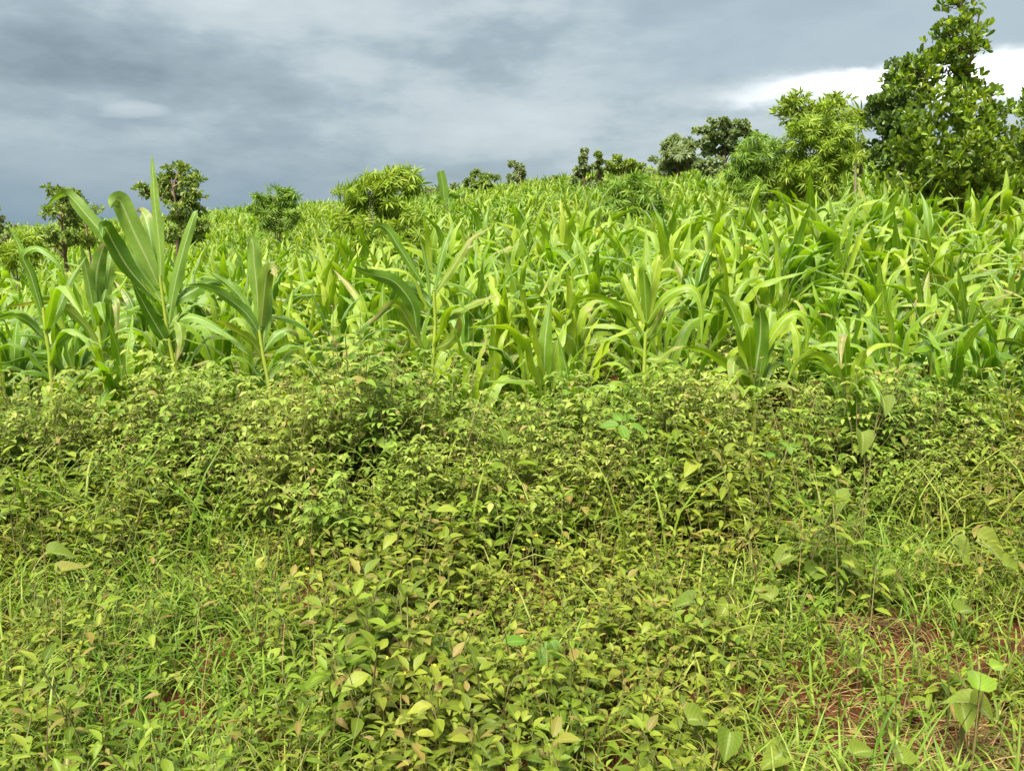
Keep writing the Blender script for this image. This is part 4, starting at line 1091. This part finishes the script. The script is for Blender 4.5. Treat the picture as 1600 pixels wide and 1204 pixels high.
    for i in range(90):
        a0 = random.uniform(-.6, 2.6); rad = random.uniform(.8, 1.25)
        q = np.linspace(0, 1, 6) * random.uniform(.5, 1.2) + a0
        P = np.stack([HOLE[0] + .17 * rad * np.cos(q), HOLE[1] + .13 * rad * np.sin(q), 0 * q], 1)
        P[:, 2] = ground(P[:, 0], P[:, 1]) + .02 + .07 * np.sin(np.linspace(.2, 2.9, 6)) * random.uniform(.2, 1)
        b.add(tube(P, .0016, 3))
    tag(obj('dry_grass_ring', b.mesh('dry_grass_ring', M['straw'])), 'curl of dry brown grass round a dark hollow in the soil', 'dry grass')

HEART = [(0, .02), (.04, .55), (.14, .92), (.28, 1.0), (.5, .82), (.72, .5), (.9, .18), (1, .01)]
def heart_tpl(seed):
    r = random.Random(seed)
    V, Q, T = leaf_tpl(HEART, 0.86, r.uniform(.2, .5), r.uniform(.15, .4), na=5)
    V = V.copy()
    lobe = np.abs(V[:, 0]) * np.exp(-(V[:, 1] / .18) ** 2) * .55
    V[:, 1] -= lobe                                   # rounded lobes reach back past the stalk
    V[:, 2] += .05 * np.sin(V[:, 1] * 7 + seed) * np.abs(V[:, 0]) * 2
    return V, Q, T
ROUND = [(0, .05), (.08, .5), (.25, .9), (.48, 1.0), (.72, .85), (.9, .5), (1, .05)]

def big_leaf_plant(name, label, cat, leaves, mat, tpls, group=None, zc=0.2):
    zc = zc + (0.06 if zc < 0.3 else 0.08)
    """leaves: (px, py, size px, direction in the picture [deg, 0 = right, 90 = up], tilt) on long stalks from one root"""
    pts = [at_z(l[0], l[1], zc + (l[5] if len(l) > 5 else 0)) for l in leaves]
    c = np.mean(pts, 0); bx, by = c[0], c[1] + .03
    base = np.array([bx, by, float(ground(bx, by))])
    e = empty(name, base); tag(e, label, cat, group)
    for i, (l, p) in enumerate(zip(leaves, pts)):
        dist = np.linalg.norm(p - np.array([0, 0, EYE])); size = l[2] / FPX * dist * 0.86
        a = math.radians(l[3]); D = np.array([math.cos(a), math.sin(a) * .75, math.sin(a) * .55 - .1]); D /= np.linalg.norm(D)
        U = norm(np.array([l[4] * .6 + random.uniform(-.3, .3), -.35 + random.uniform(-.25, .15), .9]))
        root = p - D * size * .5
        R = frames(D[None], U[None], [size])[0]
        b = Batch().inst(tpls[i % len(tpls)], R[None], (root - base)[None])
        lf = obj('leaf', b.mesh('leaf', M[mat]), e)
        C = spline([(0, 0, 0), (root - base) * np.array([.35, .35, .75]), root - base], 8)
        obj('leaf_stalk', mesh_of(tube(C, np.linspace(.003, .002, 8), 5), 'leaf_stalk', M['stem']), e)
    return e

def build_big_leaves():
    H = [heart_tpl(i) for i in range(5)]
    Rd = [leaf_tpl(ROUND, .62, .2, .12, na=5), leaf_tpl(ROUND, .55, .3, .2, na=5)]
    g = 'heart-leaved vines on the ground at right'
    big_leaf_plant('heart_leaf_plant', 'lime-green heart-leaved plant standing over the straw at lower right', 'plant', [(1530, 1056, 48, 70, -.3, .08), (1560, 1040, 26, 20, .2, .08)], 'lime', H, None, .22)
    big_leaf_plant('heart_leaf_plant', 'plant with three spreading dusty leaves below the lime-green leaf', 'plant', [(1500, 1092, 44, 150, 0), (1508, 1122, 38, 265, 0), (1540, 1108, 46, -25, .2)], 'heart', H, None, .16)
    big_leaf_plant('heart_leaf_plant', 'heart-leaved plant with large dusty leaves under the shaded hollow', 'plant', [(1208, 836, 44, 150, 0), (1219, 875, 44, 200, -.3), (1172, 822, 40, 60, .2)], 'heart', H, None, .14)
    big_leaf_plant('heart_leaf_plant', 'pair of broad dusty heart leaves beside dry straw', 'plant', [(1278, 888, 44, 40, 0), (1336, 890, 44, -20, .2)], 'heart', H, None, .12)
    big_leaf_plant('heart_leaf_plant', 'heart-leaved plant with brown-edged leaves at the right edge', 'plant', [(1553, 855, 52, -30, .1), (1503, 862, 42, -60, -.1), (1588, 888, 40, -10, 0)], 'heart', H, None, .16)
    big_leaf_plant('heart_leaf_plant', 'lone round dusty heart leaf right of the hollow', 'plant', [(1513, 950, 38, 30, 0)], 'heart', H, None, .12)
    big_leaf_plant('heart_leaf_plant', 'big heart leaf with hole and its neighbour at the bottom edge', 'plant', [(1098, 1122, 52, 10, 0), (1137, 1166, 48, 250, .2)], 'heart', H, None, .16)
    big_leaf_plant('heart_leaf_plant', 'pale heart-leaved plant at the bottom edge on red soil', 'plant', [(1208, 1184, 50, 200, 0), (1350, 1172, 40, 20, 0), (1408, 1172, 40, 80, 0)], 'heart', H, None, .10)
    big_leaf_plant('heart_leaf_plant', 'folded heart leaf tinged brown in front of the shaded hollow', 'plant', [(1192, 922, 40, 120, 0), (1130, 955, 36, 230, 0), (1066, 940, 44, 170, .2)], 'heart', H, None, .15)
    big_leaf_plant('heart_leaf_plant', 'heart leaf hanging at the mouth of the dark hollow', 'plant', [(1310, 782, 42, 265, 0, .1)], 'heart', H, None, .18)
    big_leaf_plant('heart_leaf_plant', 'climbing heart-leaved vine with two hanging leaves on the weed belt', 'plant', [(1350, 690, 40, 265, 0, .15), (1383, 634, 36, 270, .1, .33)], 'heart', H, None, .38)
    big_leaf_plant('heart_leaf_plant', 'reddish heart-leaved plant among grass at the left', 'plant', [(96, 862, 40, 20, 0), (113, 888, 40, 40, .2)], 'heart', H, None, .18)
    big_leaf_plant('heart_leaf_plant', 'upright dusty heart leaf at the mat centre left', 'plant', [(578, 950, 44, 90, 0), (574, 884, 36, 180, 0)], 'heart', H, None, .2)
    big_leaf_plant('broad_leaf_plant', 'fresh green rosette of broad leaves topping the weed belt', 'plant', [(952, 663, 34, 170, 0), (985, 652, 36, 35, .2), (975, 675, 34, -70, 0), (998, 668, 34, -20, .2), (965, 650, 28, 110, -.1)], 'fresh', Rd, None, .52)
    big_leaf_plant('broad_leaf_plant', 'vivid green rounded leaf pair low in the olive mat', 'plant', [(684, 1004, 34, 100, 0), (705, 1012, 34, 0, .2, -.03)], 'fresh', Rd, None, .14)
    big_leaf_plant('broad_leaf_plant', 'vivid green plant with four rounded leaves at centre bottom', 'plant', [(806, 1000, 42, 20, 0), (846, 1028, 42, 265, .2), (868, 1012, 38, 300, .1), (852, 1010, 22, 250, 0)], 'fresh', Rd, None, .16)
    big_leaf_plant('broad_leaf_plant', 'small fresh green four-leaved plant before the dark hollow', 'plant', [(1226, 693, 18, 110, 0), (1242, 695, 18, 10, 0), (1235, 703, 16, 270, 0), (1190, 708, 20, 120, 0), (1205, 710, 20, 30, 0)], 'fresh', Rd, None, .42)

def build_flowers():
    r = random.Random(4)
    spots = [(880, 903), (632, 1055), (662, 1060), (678, 1042), (548, 862), (818, 860), (872, 850), (604, 1030), (838, 838), (560, 880), (808, 922), (480, 890)]
    for i, (px, py) in enumerate(spots):
        p = at_z(px, py, .27); base = np.array([p[0], p[1] + .02, float(ground(p[0], p[1] + .02))])
        e = empty('yellow_flower', base)
        tag(e, 'tiny yellow flower on thin stalk above the olive mat', 'flower', 'tiny yellow flowers in the olive mat')
        top = p - base
        obj('stem', mesh_of(tube(spline([(0, 0, 0), top * np.array([.3, .3, .6]), top], 7), np.linspace(.002, .0012, 7), 4), 'stem', M['stem']), e)
        b = Batch(); tp = leaf_tpl(OB, .55, -.3, .1)
        for k in range(5):
            a = k * 1.2566 + r.uniform(-.2, .2)
            b.inst(tp, frames(np.array([[math.cos(a), math.sin(a), .5]]), np.array([[0, 0, 1.]]), [.011]), top[None])
        obj('petals', b.mesh('petals', M['flower']), e)
    # thin reddish seed stalks rising over the weed belt
    for i, (px, p0, p1) in enumerate([(1395, 640, 520), (563, 600, 490), (520, 600, 480), (740, 600, 500), (1190, 640, 560)]):
        Y = 4.55; t_ = at_y(px, p1, Y); base = np.array([t_[0] - .02, Y, float(ground(t_[0] - .02, Y))])
        e = empty('seed_stalk', base)
        tag(e, ['reddish seed stalk leaning over the weed belt at right', 'thin seed stalk beside the leaning maize plant', 'thin seed stalk between the upright whorl and leaning maize', 'short seed stalk behind the leaning maize plant', 'short seed stalk by the stout low maize'][i], 'seed stalk')
        top = t_ - base; C = spline([(0, 0, 0), top * np.array([.2, 1, .5]), top], 10)
        obj('stem', mesh_of(tube(C, np.linspace(.0035, .0018, 10), 5), 'stem', M['stem']), e)
        b = Batch(); tp = WEED_LEAVES[3]
        k = 26; q = C[3:][r.randrange(7):][:1]
        idx = [r.randrange(4, 10) for _ in range(k)]
        A = np.array([r.uniform(0, 6.28) for _ in range(k)])
        b.inst(tp, frames(np.stack([np.cos(A), np.sin(A), 0 * A + .5], 1), np.tile([[0, 0, 1.]], (k, 1)), [r.uniform(.012, .028) for _ in range(k)]), C[idx] + np.array([r.uniform(-.004, .004) for _ in range(k * 3)]).reshape(k, 3))
        obj('seeds', b.mesh('seeds', M['straw']), e)['kind'] = 'stuff'

build_low_weeds()
build_bush_weeds()
build_grass()
build_big_leaves()
build_flowers()
print('objects', len(SC.objects))
